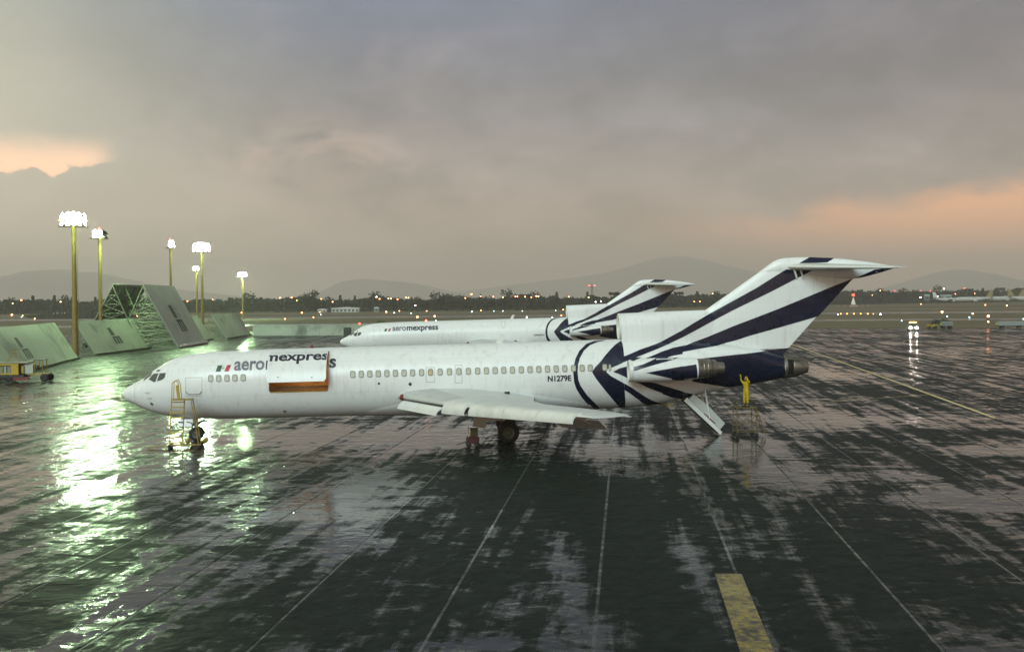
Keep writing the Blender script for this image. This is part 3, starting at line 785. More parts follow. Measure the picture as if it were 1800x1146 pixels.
def aircraft(far):
    label = ('parked white three-engined cargo jet with navy fin stripes and closed doors, farther of the two' if far else
             'nearer white three-engined cargo jet with open cargo door and lowered tail stairs')
    root = thing('cargo_jet', label, 'airplane', group='parked three-engined cargo jets')
    # ---- fuselage shell with the cargo door opening
    xs = [XN + .002, XN + .03, XN + .08, XN + .16, XN + .3, XN + .5, XN + .75] + [XN + 1 + .22 * i for i in range(30)]
    xx = xs[-1] + .4
    while xx < XE - .1: xs.append(xx); xx += .42
    xs += [XE, DOOR_X[0], DOOR_X[1]]; xs = sorted(xs)
    xs = [x for i, x in enumerate(xs) if i == 0 or x - xs[i - 1] > .02 or x in DOOR_X or x == XE]
    ang = sorted([R(4.5 * i) for i in range(80)] + list(DOOR_A))
    ang = [a for i, a in enumerate(ang) if i == 0 or a - ang[i - 1] > R(.6) or a in DOOR_A]
    b = MB(); b.smooth = True; n = len(ang)
    b.v = [tuple(fus_pt(x, a)) for x in xs for a in ang]
    for i in range(len(xs) - 1):
        for j in range(n):
            k = (j + 1) % n
            if not far and DOOR_X[0] - 1e-6 <= xs[i] and xs[i + 1] <= DOOR_X[1] + 1e-6 and DOOR_A[0] - 1e-6 <= ang[j] and ang[k] <= DOOR_A[1] + 1e-6 and k: continue
            b.f.append([i * n + j, i * n + k, (i + 1) * n + k, (i + 1) * n + j]); b.mi.append(0); b.sm.append(True)
    b.f.append(list(range(n))); b.mi.append(0); b.sm.append(True)
    b.build('fuselage', M_WHITE, root, fixn=True)
    # wing-body fairing
    w0, w1 = loc(628, 727, -1.2).x, loc(1062, 712, -1.2).x
    fa = MB(); fa.smooth = True; rr = []
    for i in range(19):
        t = i / 18; x = w0 + (w1 - w0) * t; k = math.sin(math.pi * min(1, max(0, t))) ** .55
        ring = []
        for j in range(25):
            a0 = 116 + 50 * (1 - k); a = R(a0 + (360 - 2 * a0) * j / 24)
            p = fus_pt(x, a); g = math.sin(R(180 * j / 24)) ** .6
            hump = .26 * math.exp(-((abs(a - math.pi) - R(58)) / R(26)) ** 2)
            ring.append(Vector((x, p.y * (1 + hump * k * .5 * g + .010 * k), p.z - (.10 * k * g) - .004)))
        rr.append(ring)
    fa.rings(rr, False); fa.build('wing_fairing', M_WHITE, root)
    # ---- tail: duct, fin, bullet, stabilisers
    d = MB(); d.smooth = True; rr = []
    xs2 = [DX0 + .05 + (DX2 - .05 - DX0) * i / 34 for i in range(35)]
    for x in xs2:
        zt = d_top(min(x, DX1)); zb_ = f_top(x) - .9; ring = []; r = d_r(x)
        for j in range(33):
            t = j / 32
            if t < .25: z = zb_ + (zt - .8 - zb_) * t / .25; y = -r
            elif t > .75: z = zb_ + (zt - .8 - zb_) * (1 - t) / .25; y = r
            else:
                a = math.pi * (t - .25) / .5; z = zt - .8 + .8 * math.sin(a); y = -r * math.cos(a)
            ring.append(Vector((x, y, z)))
        rr.append(ring)
    d.rings(rr, False, cap1=True); d.build('intake_fairing', M_WHITE, root)
    lip = MB(); lip.smooth = True; zc = d_top(DX0) - .80
    lip.lathe([(.30, .60), (.10, .64), (.0, .70), (-.05, .755), (-.03, .80), (.06, .806)], (DX0, 0, zc), 'X', 32); lip.build('intake_lip', M_SLAT, root)
    th_ = MB(); th_.lathe([(.25, .66), (.26, .01)], (DX0, 0, zc), 'X', 24, False, True); th_.build('intake_throat', M_HOLE, root)
    fn = MB(); fn.smooth = True; zl0, zl1 = LEP[0][0] + .02, FIN_TOP - .01
    for sgn in (1, -1):
        rows = []
        for i in range(33):
            z = zl0 + (zl1 - zl0) * i / 32; a, e = f_le(z), f_te(z)
            rows.append([Vector((a + (e - a) * q, sgn * (fin_y(a + (e - a) * q, z) if 0 < q < 1 else 0), z)) for q in (0, .005, .02, .05, .1, .17, .25, .35, .46, .58, .7, .82, .93, 1)])
        fn.rings(rows, False)
    fn.build('tail_fin', M_WHITE, root)
    bu = MB(); bu.smooth = True; rr = []
    for i in range(36):
        t = i / 35; x = BX0 + .01 + (BX1 - BX0 - .02) * (t ** 1.3)
        a, e = BB(x), BT(x); c_, h = (a + e) / 2, max(.01, (e - a) / 2); wd = abs(bul_y(x, c_)) + .004
        rr.append([Vector((x, wd * math.cos(q), c_ + h * math.sin(q))) for q in (2 * math.pi * k / 18 for k in range(18))])
    bu.rings(rr, True, True, True); bu.build('fin_bullet', M_WHITE, root)
    for s in (-1, 1):
        r0 = loc(1383, 468.6, -.3); t0 = loc(1597, 469, -5.4)
        st = MB(); st.smooth = True; rr = []
        for y, xl, ch in ((.1, r0.x - .1, 4.1), (.5, r0.x + .15, 3.8), (3, r0.x + 2.1, 2.75), (5.1, t0.x - 1.75, 1.75), (5.4, t0.x - 1.2, 1.15), (5.48, t0.x - .8, .7)):
            zl = r0.z + (t0.z - r0.z) * (y / 5.4); ring = []
            for q in [0, .02, .08, .2, .4, .6, .8, 1]:
                yt = .10 / .2 * (.2969 * math.sqrt(q) - .126 * q - .3516 * q * q + .2843 * q ** 3 - .1036 * q ** 4) * ch + .006
                ring.append((q * ch, yt))
            rr.append([Vector((xl + p, s * y, zl + q)) for p, q in ring] + [Vector((xl + p, s * y, zl - q)) for p, q in ring[::-1]])
        st.rings(rr, True, True, True); st.build('tailplane', M_SLAT, root, autosmooth=40)
    for px in (1396, 1407):
        h = MB(); a = loc(px, 473, -.34); e = loc(px + 5, 490, -.30); h.tube(a, e, .07, .05, 6); h.build('tailplane_hinge_arm', M_SLAT, root)
    # ---- side engines
    for s in (-1, 1):
        nc = MB(); nc.smooth = True; rr = []; yy = s * abs(NY)
        for i in range(25):
            x = NX0 + (NX1 - NX0) * i / 24; r = n_r(x)
            rr.append([Vector((x, yy + r * math.cos(q), nac_zc(x) + r * math.sin(q))) for q in (2 * math.pi * k / 28 for k in range(28))])
        nc.rings(rr, True, False, False); nac = nc.build('engine_nacelle', M_WHITE, root)
        lp = MB(); lp.smooth = True; lp.lathe([(.30, .46), (.06, .50), (-.03, .56), (-.03, .60), (.05, .645), (.20, .668)], (NX0, yy, nac_zc(NX0)), 'X', 28); lp.build('intake_lip', M_SLAT, nac)
        hole = MB(); hole.lathe([(.25, .47), (.26, .02)], (NX0, yy, nac_zc(NX0)), 'X', 20, False, True); hole.build('intake_throat', M_HOLE, nac)
        nz = MB(); nz.smooth = True; nz.lathe([(-.02, .61), (.0, .60), (1.0, .50), (1.12, .46), (1.12, .40), (.4, .38)], (NX1, yy, nac_zc(NX1)), 'X', 26); nz.build('thrust_reverser', M_METAL, nac, autosmooth=35)
        co = MB(); co.smooth = True; co.lathe([(.9, .40), (1.2, .36), (1.58, .31), (1.58, .26), (1.0, .20), (1.0, .01)], (NX1, yy, nac_zc(NX1)), 'X', 22, False, True); co.build('exhaust_nozzle', M_METAL, nac, autosmooth=35)
        for q in (.30, .55, .80):
            rb = MB(); rb.lathe([(q, .612 - .1 * q), (q + .03, .622 - .1 * q), (q + .06, .606 - .1 * q)], (NX1, yy, nac_zc(NX1)), 'X', 26); rb.build('reverser_ring', M_DARK if q > .7 else M_METAL, nac)
        py = MB(); z0 = NZ; py.prism([(NX0 + .7, z0 - .16), (NX0 + .5, z0), (NX0 + .7, z0 + .17), (NX1 + .4, z0 + .16), (NX1 + .9, z0), (NX1 + .4, z0 - .14)], s * .9, s * 2.2)
        py.build('engine_pylon', M_WHITE, root)
    # ---- centre engine exhaust
    ex = XE; zc2 = f_c(XE); tz = (f_bot(XE) + f_top(XE)) / 2
    e2 = MB(); e2.smooth = True
    e2.lathe([(-.02, .70), (.0, .735), (.14, .735), (.16, .70)], (ex, 0, tz), 'X', 28); e2.build('exhaust_collar', M_METAL, root, autosmooth=35)
    e3 = MB(); e3.smooth = True; e3.lathe([(.15, .66), (.55, .60), (.56, .585)], (ex, 0, tz - .01), 'X', 28); e3.build('exhaust_gap', M_HOLE, root)
    e4 = MB(); e4.smooth = True; e4.lathe([(.52, .60), (.60, .615), (1.1, .52), (1.50, .40), (1.50, .33), (.9, .28), (.9, .01)], (ex, 0, tz - .02), 'X', 28, False, True); e4.build('exhaust_nozzle', M_METAL, root, autosmooth=35)
    for s in (1, -1):
        cl = MB(); cl.smooth = True; rr = []
        for x, r in ((.10, .72), (.5, .69), (.95, .60)):
            rr.append([Vector((ex + x, r * math.cos(q), tz + s * r * math.sin(q))) for q in (R(38 + 104 * k / 10) for k in range(11))])
        cl.rings(rr, False); cl.build('reverser_clamshell', M_METAL, root)
    # ---- livery
    for k, (pl, fy) in LIVERY.items(): decal('livery_stripe', pl, fy, M_NAVY, root, off=.022 if k == 'cone_a' else .012, step=.06 if k == 'cone_a' else .12)
    # ---- cockpit glazing
    for pl in ([(261.6, 666.8), (270, 657), (279, 656), (273.5, 670.7), (270.7, 671.9)], [(275.8, 670.4), (281, 656.2), (291.7, 655.2), (289.8, 663.4), (285, 667.6)], [(274.7, 653.2), (277, 650.3), (282.6, 649.7), (279.8, 653.2)]):
        decal('cockpit_window', [sh(pl, fus_y, -.9)], fus_y, M_GLASS, root, off=.014, step=.1)
    wf = MB(); wf.smooth = True
    xa, xb = loc(257, 664).x, loc(271, 651).x
    for s in (1, -1):
        rr = []
        for i in range(6):
            x = xa + (xb - xa) * i / 5 + .02
            rr.append([fus_pt(x, s * R(4 + 40 * j / 8)) * 1.0 + Vector((-.012, 0, .012)) for j in range(9)])
        wf.rings(rr, False)
    wf.build('windscreen', M_GLASS, root)
    # ---- titles
    x0, z0 = on(fus_y, 411, 651.5); x1, z1 = on(fus_y, 465.5, 635)
    hgt = .52; zb_ = z0
    aero = text_mesh('aero', x0, x1, zb_, zb_ + hgt, .026, 0, 'x')
    xm0, xm1 = on(fus_y, 467, 648)[0], on(fus_y, 590.5, 646)[0]
    mex = text_mesh('mexpress', xm0, xm1, zb_, zb_ + hgt, .028, 0, 'x')
    decal('title_lettering', aero, fus_y, M_TEXT_G, root, mirror=False, step=.10)
    if far:
        decal('title_lettering', mex, fus_y, M_TEXT_N, root, mirror=False, step=.10)
    else:
        decal('title_lettering', split_mesh(mex, xm0 - 1, DOOR_X[0] - .02), fus_y, M_TEXT_N, root, mirror=False, step=.10)
        decal('title_lettering', split_mesh(mex, DOOR_X[1] + .02, xm1 + 1), fus_y, M_TEXT_N, root, mirror=False, step=.10)
    dx_ = .0
    for pl, m_ in (([(379, 653.5), (387.5, 653.3), (391.2, 642.2), (383, 642.5)], M_GREEN_F), ([(394.3, 653), (402, 652.8), (406.5, 641.3), (399.3, 641.8)], M_RED_F), ([(390.5, 648.5), (393.6, 648.3), (394.6, 645.4), (391.5, 645.6)], M_PLUG_Y)):
        decal('flag_panel', [sh(pl, fus_y)], fus_y, m_, root, mirror=False)
    # ---- registration
    x0, z0 = on(fus_y, 962.8, 671); x1, z1 = on(fus_y, 1004, 660)
    reg = text_mesh('N909PG' if far else 'N1279E', x0, x1, z0, z0 + (.26 if far else .36), .035)
    decal('registration', reg, fus_y, M_TEXT_G if far else M_BLACK, root, mirror=False, step=.12)
    # ---- windows, doors
    if not far:
        for px, py in ((370.5, 665), (384.5, 665), (399, 664.6), (413, 664.1), (427.5, 663.6)): add_window(root, px, py)
        zx = [80, 140, 200, 260, 320, 380, 441, 501, 564, 627, 694, 760, 826, 893, 958, 1020, 1081, 1142, 1203, 1265, 1326, 1388, 1449, 1510, 1571, 1632, 1693, 1750]
        for q in zx: add_window(root, 600 + q / 4, 657.8 - (q - 80) / 1670 * 11.3, yellow=(q == 627))
        add_window(root, 1063, 645.6); add_window(root, 1072, 646, half=True)
        o = MB(); pts = [on(fus_y, a, c_) for a, c_ in ((327.5, 688.5), (329, 691.5), (332, 693.2), (349, 693), (352, 691.5), (354, 688))]
        o.path([(x, fus_y(x, z) - .012, z) for x, z in pts], .018, 6); o.build('door_handle_rail', M_DARK, root)
        outl = ([(326.5, 664), (326.5, 696), (355, 695.5), (355, 663.4), (326.5, 664)], [(749, 646), (749, 672), (764, 671.5), (764, 645.6), (749, 646)], [(800, 642), (800, 673), (812, 672.6), (812, 641.8), (800, 642)])
    else:
        outl = ([(338, 632), (338, 690), (362, 689), (362, 631), (338, 632)], [(838, 612), (838, 640), (850, 639), (850, 611), (838, 612)])
    for pts in outl:
        o = MB(); q = []
        for (a, c_), (e, g) in zip(pts[:-1], pts[1:]):
            for i in range(8): q.append(on(fus_y, a + (e - a) * i / 8, c_ + (g - c_) * i / 8))
        q.append(q[0]); o.path([(x, fus_y(x, z) - .0, z) for x, z in q], .012, 5); o.build('door_outline', M_LINE, root)
    for px, py, r_ in ((666, 674, .07), (721, 675, .10), (500, 722, .09), (267, 709, .10)) if not far else ():
        x, z = on(fus_y, px, py); o = MB(); o.lathe([(-.005, r_), (-.02, r_ * .8), (-.02, .005)], (x, fus_y(x, z), z), 'Y', 12, False, True); o.build('vent', M_DARK, root)
    # radome seam, blade antenna, beacon, pitot probes
    sm = MB(); x = loc(243, 700).x; sm.path([fus_pt(x, R(9 * i)) for i in range(41)], .008, 5); sm.build('radome_seam', M_LINE, root)
    an = MB(); a = fus_pt(loc(870, 600).x, 0); an.prism([(a.x, a.z - .05), (a.x + .42, a.z - .05), (a.x + .62, a.z + .50), (a.x + .38, a.z + .52)], -.025, .025); an.build('blade_antenna', M_SLAT, root)
    be = MB(); be.smooth = True; a = fus_pt(loc(548 if far else 548, 610).x, 0); be.lathe([(0, .12), (.10, .11), (.17, .06), (.19, .005)], (a.x, 0, a.z), 'Z', 12, True, True)
    be.build('anticollision_beacon', glow('beacon_red', (1, .06, .03), 14) if far else M_RED, root)
    for px in ((266, 700), (262, 690)):
        x, z = on(fus_y, *px, y0=-.8); o = MB(); y = fus_y(x, z); o.path([(x, y, z), (x - .02, y - .10, z), (x - .22, y - .11, z)], .012, 6); o.build('pitot_probe', M_DARK, root)
    # ---- wings and undercarriage
    for s in (-1, 1): wing(root, s, far)
    xm = loc(894, 763.6, -3.2).x
    for s in (-1, 1):
        g = thing_part('main_gear', root, (xm, s * 2.86, 0))
        zw = (.62 - xm * math.sin(PIT)) / math.cos(PIT)
        st = MB(); st.smooth = True; st.tube((0, 0, zw), (0, -s * .25, 2.6), .13, .16, 12); st.tube((0, -.42, zw), (0, .42, zw), .09, n=10); st.build('oleo_strut', M_DARK, g, autosmooth=40)
        br = MB(); br.tube((0, 0, zw + .4), (1.3, -s * .9, 2.2), .07); br.tube((0, 0, zw + .5), (-.9, -s * .3, 2.3), .06); br.tube((-.12, 0, zw + .1), (-.30, 0, zw + .55), .04); br.build('side_brace', M_DARK, g)
        dr = MB(); dr.box((-.95, s * .30, 1.42), (1.55, .05, .90)); dr.build('gear_door', M_GREY, g)
        d2 = MB(); d2.box((-1.65, s * .1, 1.02), (.75, .05, .85), Matrix.Rotation(R(8), 3, 'Y')); d2.build('gear_door', M_GREY, g)
        for q in (-.33, .33): wheel(root, 'main_wheel', xm, s * 2.86 + q, .62, .40, q)
    g = thing_part('nose_gear', root, (0, 0, 0))
    st = MB(); st.smooth = True; st.tube((0, 0, .42), (.05, 0, 1.5), .085, .10, 10); st.tube((0, -.26, .42), (0, .26, .42), .06, n=8); st.build('oleo_strut', M_SLAT, g, autosmooth=40)
    br = MB(); br.tube((.02, 0, .95), (.75, 0, 1.45), .05); br.tube((-.08, 0, .52), (-.25, 0, .85), .03); br.tube((-.25, 0, .85), (-.06, 0, 1.1), .03); br.build('drag_brace', M_DARK, g)
    for s in (-1, 1):
        dr = MB(); dr.box((-.55, s * .42, 1.12), (.85, .03, .45), Matrix.Rotation(R(s * 12), 3, 'X')); dr.build('gear_door', M_WHITE, g)
        wheel(root, 'nose_wheel', 0, s * .22, .42, .26, s)
    lm = MB(); lm.box((-.14, 0, 1.0), (.08, .42, .12)); lm.build('taxi_light', M_METAL, g)
    if not far: open_details(root, mex)
    else:
        root.matrix_world = Matrix.Translation((-18.3, 152.5, 0)) @ Matrix.Rotation(R(2), 4, 'Z') @ Matrix.Rotation(-PIT, 4, 'Y')
        return root
    root.matrix_world = MA
    return root

def open_details(root, mex):
    # ---- cargo door, swung up
    na, nx = 22, 26; rad = .20
    def dpt(i, j, inset):
        a = DOOR_A[0] + R(.5) + (DOOR_A[1] - DOOR_A[0] - R(1.0)) * j / na
        s_ = (DOOR_A[1] - a) * 1.9; cut_ = 0
        if s_ < rad: cut_ = rad - math.sqrt(max(0, rad * rad - (rad - s_) ** 2))
        x = DOOR_X[0] + .02 + cut_ + (DOOR_X[1] - DOOR_X[0] - .04 - 2 * cut_) * i / nx
        p = fus_pt(x, a); c_ = Vector((x, 0, f_c(x))); n = (p - c_).normalized()
        return door_rot(p - n * inset)
    b = MB(); b.smooth = True
    b.rings([[dpt(i, j, 0) for j in range(na + 1)] for i in range(nx + 1)], False)
    door = b.build('cargo_door', M_WHITE, root)
    b = MB(); b.smooth = True
    b.rings([[dpt(i, j, .13) for j in range(na + 1)] for i in range(nx + 1)], False); b.build('door_lining', M_PRIMER, door)
    b = MB()
    rim = [(i, na) for i in range(nx + 1)]; 
    for seq in ([(0, j) for j in range(na + 1)], [(nx, j) for j in range(na + 1)], [(i, na) for i in range(nx + 1)], [(i, 0) for i in range(nx + 1)]):
        b.rings([[dpt(i, j, 0), dpt(i, j, .13)] for i, j in seq], False)
    b.build('door_edge', M_PRIMER, door)
    for t in (.2, .4, .6, .8):
        r_ = MB(); i = int(nx * t); r_.path([dpt(i, j, .16) for j in range(1, na, 2)], .04, 5); r_.build('door_rib', M_PRIMER, door)
    # lettering that rides on the door
    o = decal('title_lettering', split_mesh(mex, DOOR_X[0] + .05, DOOR_X[1] - .05), fus_y, M_TEXT_N, door, mirror=False, step=.10)
    for v in o.data.vertices: v.co = door_rot(v.co)
    for px in (493, 552):
        x, z = on(fus_y, px, 681); p = Vector((x, fus_y(x, z), z)); q = MB(); q.lathe([(-.01, .035), (-.02, .03), (-.02, .004)], door_rot(p), 'Y', 8, False, True); q.build('door_latch', M_DARK, door)
    for x in (DOOR_X[0] + .35, DOOR_X[1] - .35):
        a = fus_pt(x, R(60)); c_ = Vector((x, a.y * .86, a.z)); q = MB(); q.tube(c_, door_rot(fus_pt(x, R(70)) * 1.0 + Vector((0, .10, 0))), .03); q.build('door_actuator', M_METAL, door)
    # ---- hold behind the opening
    hx0, hx1 = DOOR_X[0] - .15, DOOR_X[1] + .15
    ln = MB(); ln.smooth = True; rr = []
    for x in (DOOR_X[0] - .002, DOOR_X[1] + .002):
        rr.append([fus_pt(x, DOOR_A[0] + (DOOR_A[1] - DOOR_A[0]) * j / 20) for j in range(21)])
    fr = MB()
    for x in DOOR_X:
        A = [fus_pt(x, DOOR_A[0] + (DOOR_A[1] - DOOR_A[0]) * j / 20) for j in range(21)]
        Bv = [Vector((p.x, p.y * .90, 3.5 + (p.z - 3.5) * .92)) for p in A]
        fr.rings([A, Bv], False)
    for aa in DOOR_A:
        A = [fus_pt(DOOR_X[0] + (DOOR_X[1] - DOOR_X[0]) * i / 12, aa) for i in range(13)]
        fr.rings([A, [Vector((p.x, p.y * .90, 3.5 + (p.z - 3.5) * .92)) for p in A]], False)
    fr.build('door_frame', M_PRIMER, root)
    lw = MB(); lw.smooth = True
    lw.rings([[Vector((x, 1.70 * math.sin(a) * -1, 3.5 + 1.66 * math.cos(a))) for a in (R(18 * j) for j in range(-6, 1))] for x in (hx0 - 2.5, hx1 + 2.5)], False)
    lw.build('hold_lining', M_PRIMER, root)
    for x in (hx0 - 2.5, hx1 + 2.5):
        q = MB(); q.box((x, 0, 3.75), (.05, 2.7, 1.5)); q.build('hold_bulkhead', M_PRIMER, root)
    fl = MB(); fl.box((0.5 * (hx0 + hx1), 0, 2.80), (hx1 - hx0 + 5, 3.4, .08)); fl.build('hold_floor', M_PRIMER, root)
    for k in range(5):
        q = MB(); q.box((0.5 * (hx0 + hx1), -1.25 + .34 * k, 2.865), (hx1 - hx0, .10, .05)); q.build('roller_track', M_METAL, root)
    sill = MB(); sill.box((0.5 * (hx0 + hx1), -1.66, 2.88), (DOOR_X[1] - DOOR_X[0] - .1, .10, .10)); sill.build('door_sill', M_YEL_D, root)
    lamp = MB(); lamp.smooth = True; lamp.lathe([(-.02, .10), (.03, .10), (.06, .06), (.065, .005)], (0.5 * (hx0 + hx1) + .4, .3, 4.80), 'Z', 12, True, True); lamp.build('hold_lamp', glow('hold_lamp_glow', (1, .62, .25), 12), root)
    ld = bpy.data.lights.new('hold_light', 'POINT'); ld.energy = 75; ld.color = (1, .66, .30); ld.shadow_soft_size = .12
    lo = bpy.data.objects.new('hold_light', ld); COL.objects.link(lo); lo.parent = root; lo.location = (0.5 * (hx0 + hx1) + .4, -.2, 4.65)
    # rounded lower corners of the opening
    for x, sg in ((DOOR_X[0], 1), (DOOR_X[1], -1)):
        q = MB(); pts = [fus_pt(x, DOOR_A[1])]; rr_ = .17
        for k in range(7):
            t = R(90 * k / 6); ddx = rr_ * (1 - math.sin(t)); dda = rr_ * (1 - math.cos(t)) / 1.95
            pts.append(fus_pt(x + sg * ddx, DOOR_A[1] - dda))
        q.add([p + Vector((0, -.003, 0)) for p in pts], [(0, i, i + 1) for i in range(1, 7)]); q.build('corner_gusset', M_WHITE, root)
    # ---- lowered tail stairs
    def lz(x, z): return (z - x * math.sin(PIT)) / math.cos(PIT)
    a, e = loc(1199, 703), loc(1262, 762); g0 = thing_part('tail_stairs', root, (a.x, 0, a.z))
    dv = Vector((e.x - a.x, 0, lz(e.x, .05) - a.z)); L = dv.length; d = dv.normalized(); n = Vector((-d.z, 0, d.x))
    for s in (-1, 1):
        q = MB(); y = s * .62
        q.add([Vector((0, y - .03 * s, 0)), dv + Vector((0, y - .03 * s, 0)), dv + n * .20 + Vector((0, y - .03 * s, 0)), Vector((0, y - .03 * s, 0)) + n * .28] + [Vector((0, y + .03 * s, 0)), dv + Vector((0, y + .03 * s, 0)), dv + n * .20 + Vector((0, y + .03 * s, 0)), Vector((0, y + .03 * s, 0)) + n * .28], [(0, 1, 2, 3), (7, 6, 5, 4), (0, 4, 5, 1), (1, 5, 6, 2), (2, 6, 7, 3), (3, 7, 4, 0)])
        q.build('stair_stringer', M_SLAT, g0)
        q = MB(); p = [d * L * .05 + n * .30, d * L * .93 + n * .22, d * L * .92 + n * .70, d * L * .42 + n * .80, d * L * .05 + n * .70]
        q.prism([(v.x, v.z) for v in p], s * .60, s * .63); q.build('stair_side_panel', M_GREY, g0)
        q = MB(); q.path([d * L * .9 + n * .74 + Vector((0, s * .62, 0)), d * L * .3 + n * .84 + Vector((0, s * .62, 0))], .03, 6); q.build('stair_handrail', M_METAL, g0)
        q = MB(); q.tube(d * L * .62 + n * .3 + Vector((0, s * .66, 0)), Vector((d.x * L * .60, s * .66, f_bot(a.x + d.x * L * .6) - a.z + .25)), .05); q.build('stair_actuator', M_SLAT, g0)
    for k in range(9):
        t = (k + .6) / 9.4; q = MB(); c_ = d * L * t + n * .16; q.box(c_, (.26, 1.14, .035)); q.build('stair_tread', M_DARK, g0)
    q = MB(); q.add([Vector((0, -.6, -.02)), dv + Vector((0, -.6, -.02)), dv + Vector((0, .6, -.02)), Vector((0, .6, -.02))], [(0, 1, 2, 3)]); q.build('stair_underside', M_DARK, g0)
    q = MB(); q.box(d * L * .62 + n * .28 + Vector((0, -.655, 0)), (.9, .012, .06), Matrix.Rotation(math.atan2(-d.z, d.x), 3, 'Y')); q.build('stair_marking', M_RED, g0)
    # tail skid and drain masts
    x = loc(1180, 706).x; q = MB(); q.path([(x - .9, 0, f_bot(x - .9) + .05), (x + .1, 0, f_bot(x) - .28), (x + .25, 0, f_bot(x + .2) + .05)], .05, 6); q.build('tail_skid', M_YEL_D, root)

aircraft(False)
aircraft(True)

# ================================================================ BLAST FENCES (left)
M_PANEL = paint('fence_panel', (.32, .36, .29), .6, var=.10, scale=.25, dirt=(.06, .075, .06, .8), dscale=.14, bump=.2, bscale=1.2)
M_PANEL_D = paint('fence_panel_dark', (.38, .44, .37), .6, var=.10, scale=.25, dirt=(.10, .12, .11, .6), dscale=.15)
M_TRUSS = paint('fence_steel', (.15, .18, .12), .6, var=.2, scale=1)
M_BACK = paint('fence_back', (.12, .15, .09), .7, var=.2, scale=.5)
M_MARK = paint('fence_marking', (.035, .04, .035), .7, var=.4, scale=1.2)
M_PALE = paint('pale_block', (.7, .68, .6), .6)
def blast_fence(label, x0, x1, y0, y1, run, h, side=1, mark=True, dark=False, striped=False, name='blast_fence'):
    """panel foot runs from (x0,y0) to (x1,y1); side=+1 faces +x, the top leans back by run"""
    P0, P1 = Vector((x0, y0, 0)), Vector((x1, y1, 0)); ln = (P1 - P0).length; d = (P1 - P0).normalized()
    t = thing(name, label, 'blast fence', P0, 0, 'blast fences beside the apron')
    back = Vector((-d.y, d.x, 0)); 
    if back.x * side > 0: back = -back
    top = back * run + Vector((0, 0, h)); nrm = d.cross(top).normalized()
    if nrm.x * side < 0: nrm = -nrm
    nseg = max(2, int(ln / 3.2))
    for i in range(nseg):                              # panel sheets
        a, e = d * (ln * i / nseg + .012), d * (ln * (i + 1) / nseg - .012)
        b = MB(); f = [a, e, e + top, a + top]
        th = nrm * .10
        b.add([q + th * .5 for q in f] + [q - th * .5 for q in f], [(0, 1, 2, 3), (7, 6, 5, 4), (0, 4, 5, 1), (1, 5, 6, 2), (2, 6, 7, 3), (3, 7, 4, 0)])
        b.build('panel', [M_PANEL_D if dark else M_PANEL], t)
    foot = MB(); foot.box(d * ln * .5 + nrm * .05 + Vector((0, 0, .16)), (.30, ln, .32), Matrix.Rotation(math.atan2(-d.x, d.y), 3, 'Z')); foot.build('foot_beam', M_BACK, t)
    legs = back * (run + h * .42)
    frames = max(2, int(ln / 5.0)) + 1
    for i in range(frames):
        o = d * (ln * i / (frames - 1)) * .985 + d * ln * .005; b = MB(); r_ = .065 if h < 8 else .085
        pk = top * .97; base = legs
        if i == 0: o = o - d * .25
        n = 5 if h < 8 else 7
        A = [o + top * (k / n) * .97 - nrm * .12 for k in range(n + 1)]; Bq = [o + base * (1 - .0) + (pk - base) * (k / n) - nrm * .0 for k in range(n + 1)]
        b.tube(A[0], A[-1], r_, n=5); b.tube(Bq[0], A[-1], r_ * 1.2, n=5); b.tube(A[0], Bq[0], r_, n=5)
        for k in range(n):
            b.tube(A[k], Bq[k], r_ * .7, n=4)
            b.tube(A[k + 1], Bq[k], r_ * .7, n=4); 
            if k < n - 1: b.tube(A[k], Bq[k + 1], r_ * .7, n=4)
        mid = o + base * .5; b.tube(mid, A[n // 2], r_ * .8, n=4); b.tube(mid, Bq[n // 2], r_ * .8, n=4)
        b.build('truss', M_TRUSS, t)
    for k in (.33, .66, .96):
        b = MB(); b.tube(top * k - nrm * .14, top * k + d * ln - nrm * .14, .07, n=5); b.build('purlin', M_TRUSS, t)
    for k in range(int(ln / 2.2)):
        b = MB(); u = d * (ln * (k + .5) / int(ln / 2.2)); b.tube(u - nrm * .10 + top * .02, u - nrm * .10 + top * .98, .05, n=4); b.build('rib', M_TRUSS, t)
    if mark:
        ux, vx = d, top.normalized(); mw, mh = (3.3, 3.1) if h < 8 else (4.4, 5.6); o = d * (ln * .5 - mw / 2) + top * (.26 if h < 8 else .24) + nrm * .062
        def pl(q): return [o + ux * (a * mw) + vx * (c_ * mh) for a, c_ in q]
        q = MB(); q.add(pl([(0, .52), (.48, .52), (.52, .62), (.46, 1.0), (0, 1.0)]), [(0, 1, 2, 3, 4)]); q.build('emblem', M_MARK, t, fixn=False)
        q = MB()
        for a, e in ((0, .26), (.37, .63), (.74, 1.0)): q.add(pl([(a, 0), (e, 0), (e, .36), (a, .36)]), [(0, 1, 2, 3)])
        q.add(pl([(0, .362), (1.0, .362), (1.0, .46), (0, .46)]), [(0, 1, 2, 3)]); q.build('emblem', M_MARK, t, fixn=False)
    if striped:
        for k in range(12):
            q = MB(); q.box(d * (ln * (k + .5) / 12) + nrm * .35 + Vector((0, 0, .35)), (.12, ln / 12 * .55, .42)); q.build('foot_block', M_PALE, t)
    return t
blast_fence('low green blast fence nearest the yellow loader, soot-darkened in the middle', -54.5, -63.9, 118, 170, 3.3, 5.4)
blast_fence('low green blast fence between the two thick yellow light masts', -65.0, -64.5, 180, 206, 3.3, 5.4)
blast_fence('tall green blast fence facing the apron with black emblem and striped foot', -59.2, -60.1, 205, 227, 6.2, 11.4, dark=True, striped=True)
blast_fence('tall green blast fence seen from its ribbed back side', -76.2, -76.4, 203, 222, 6.2, 11.5, side=-1, mark=False)
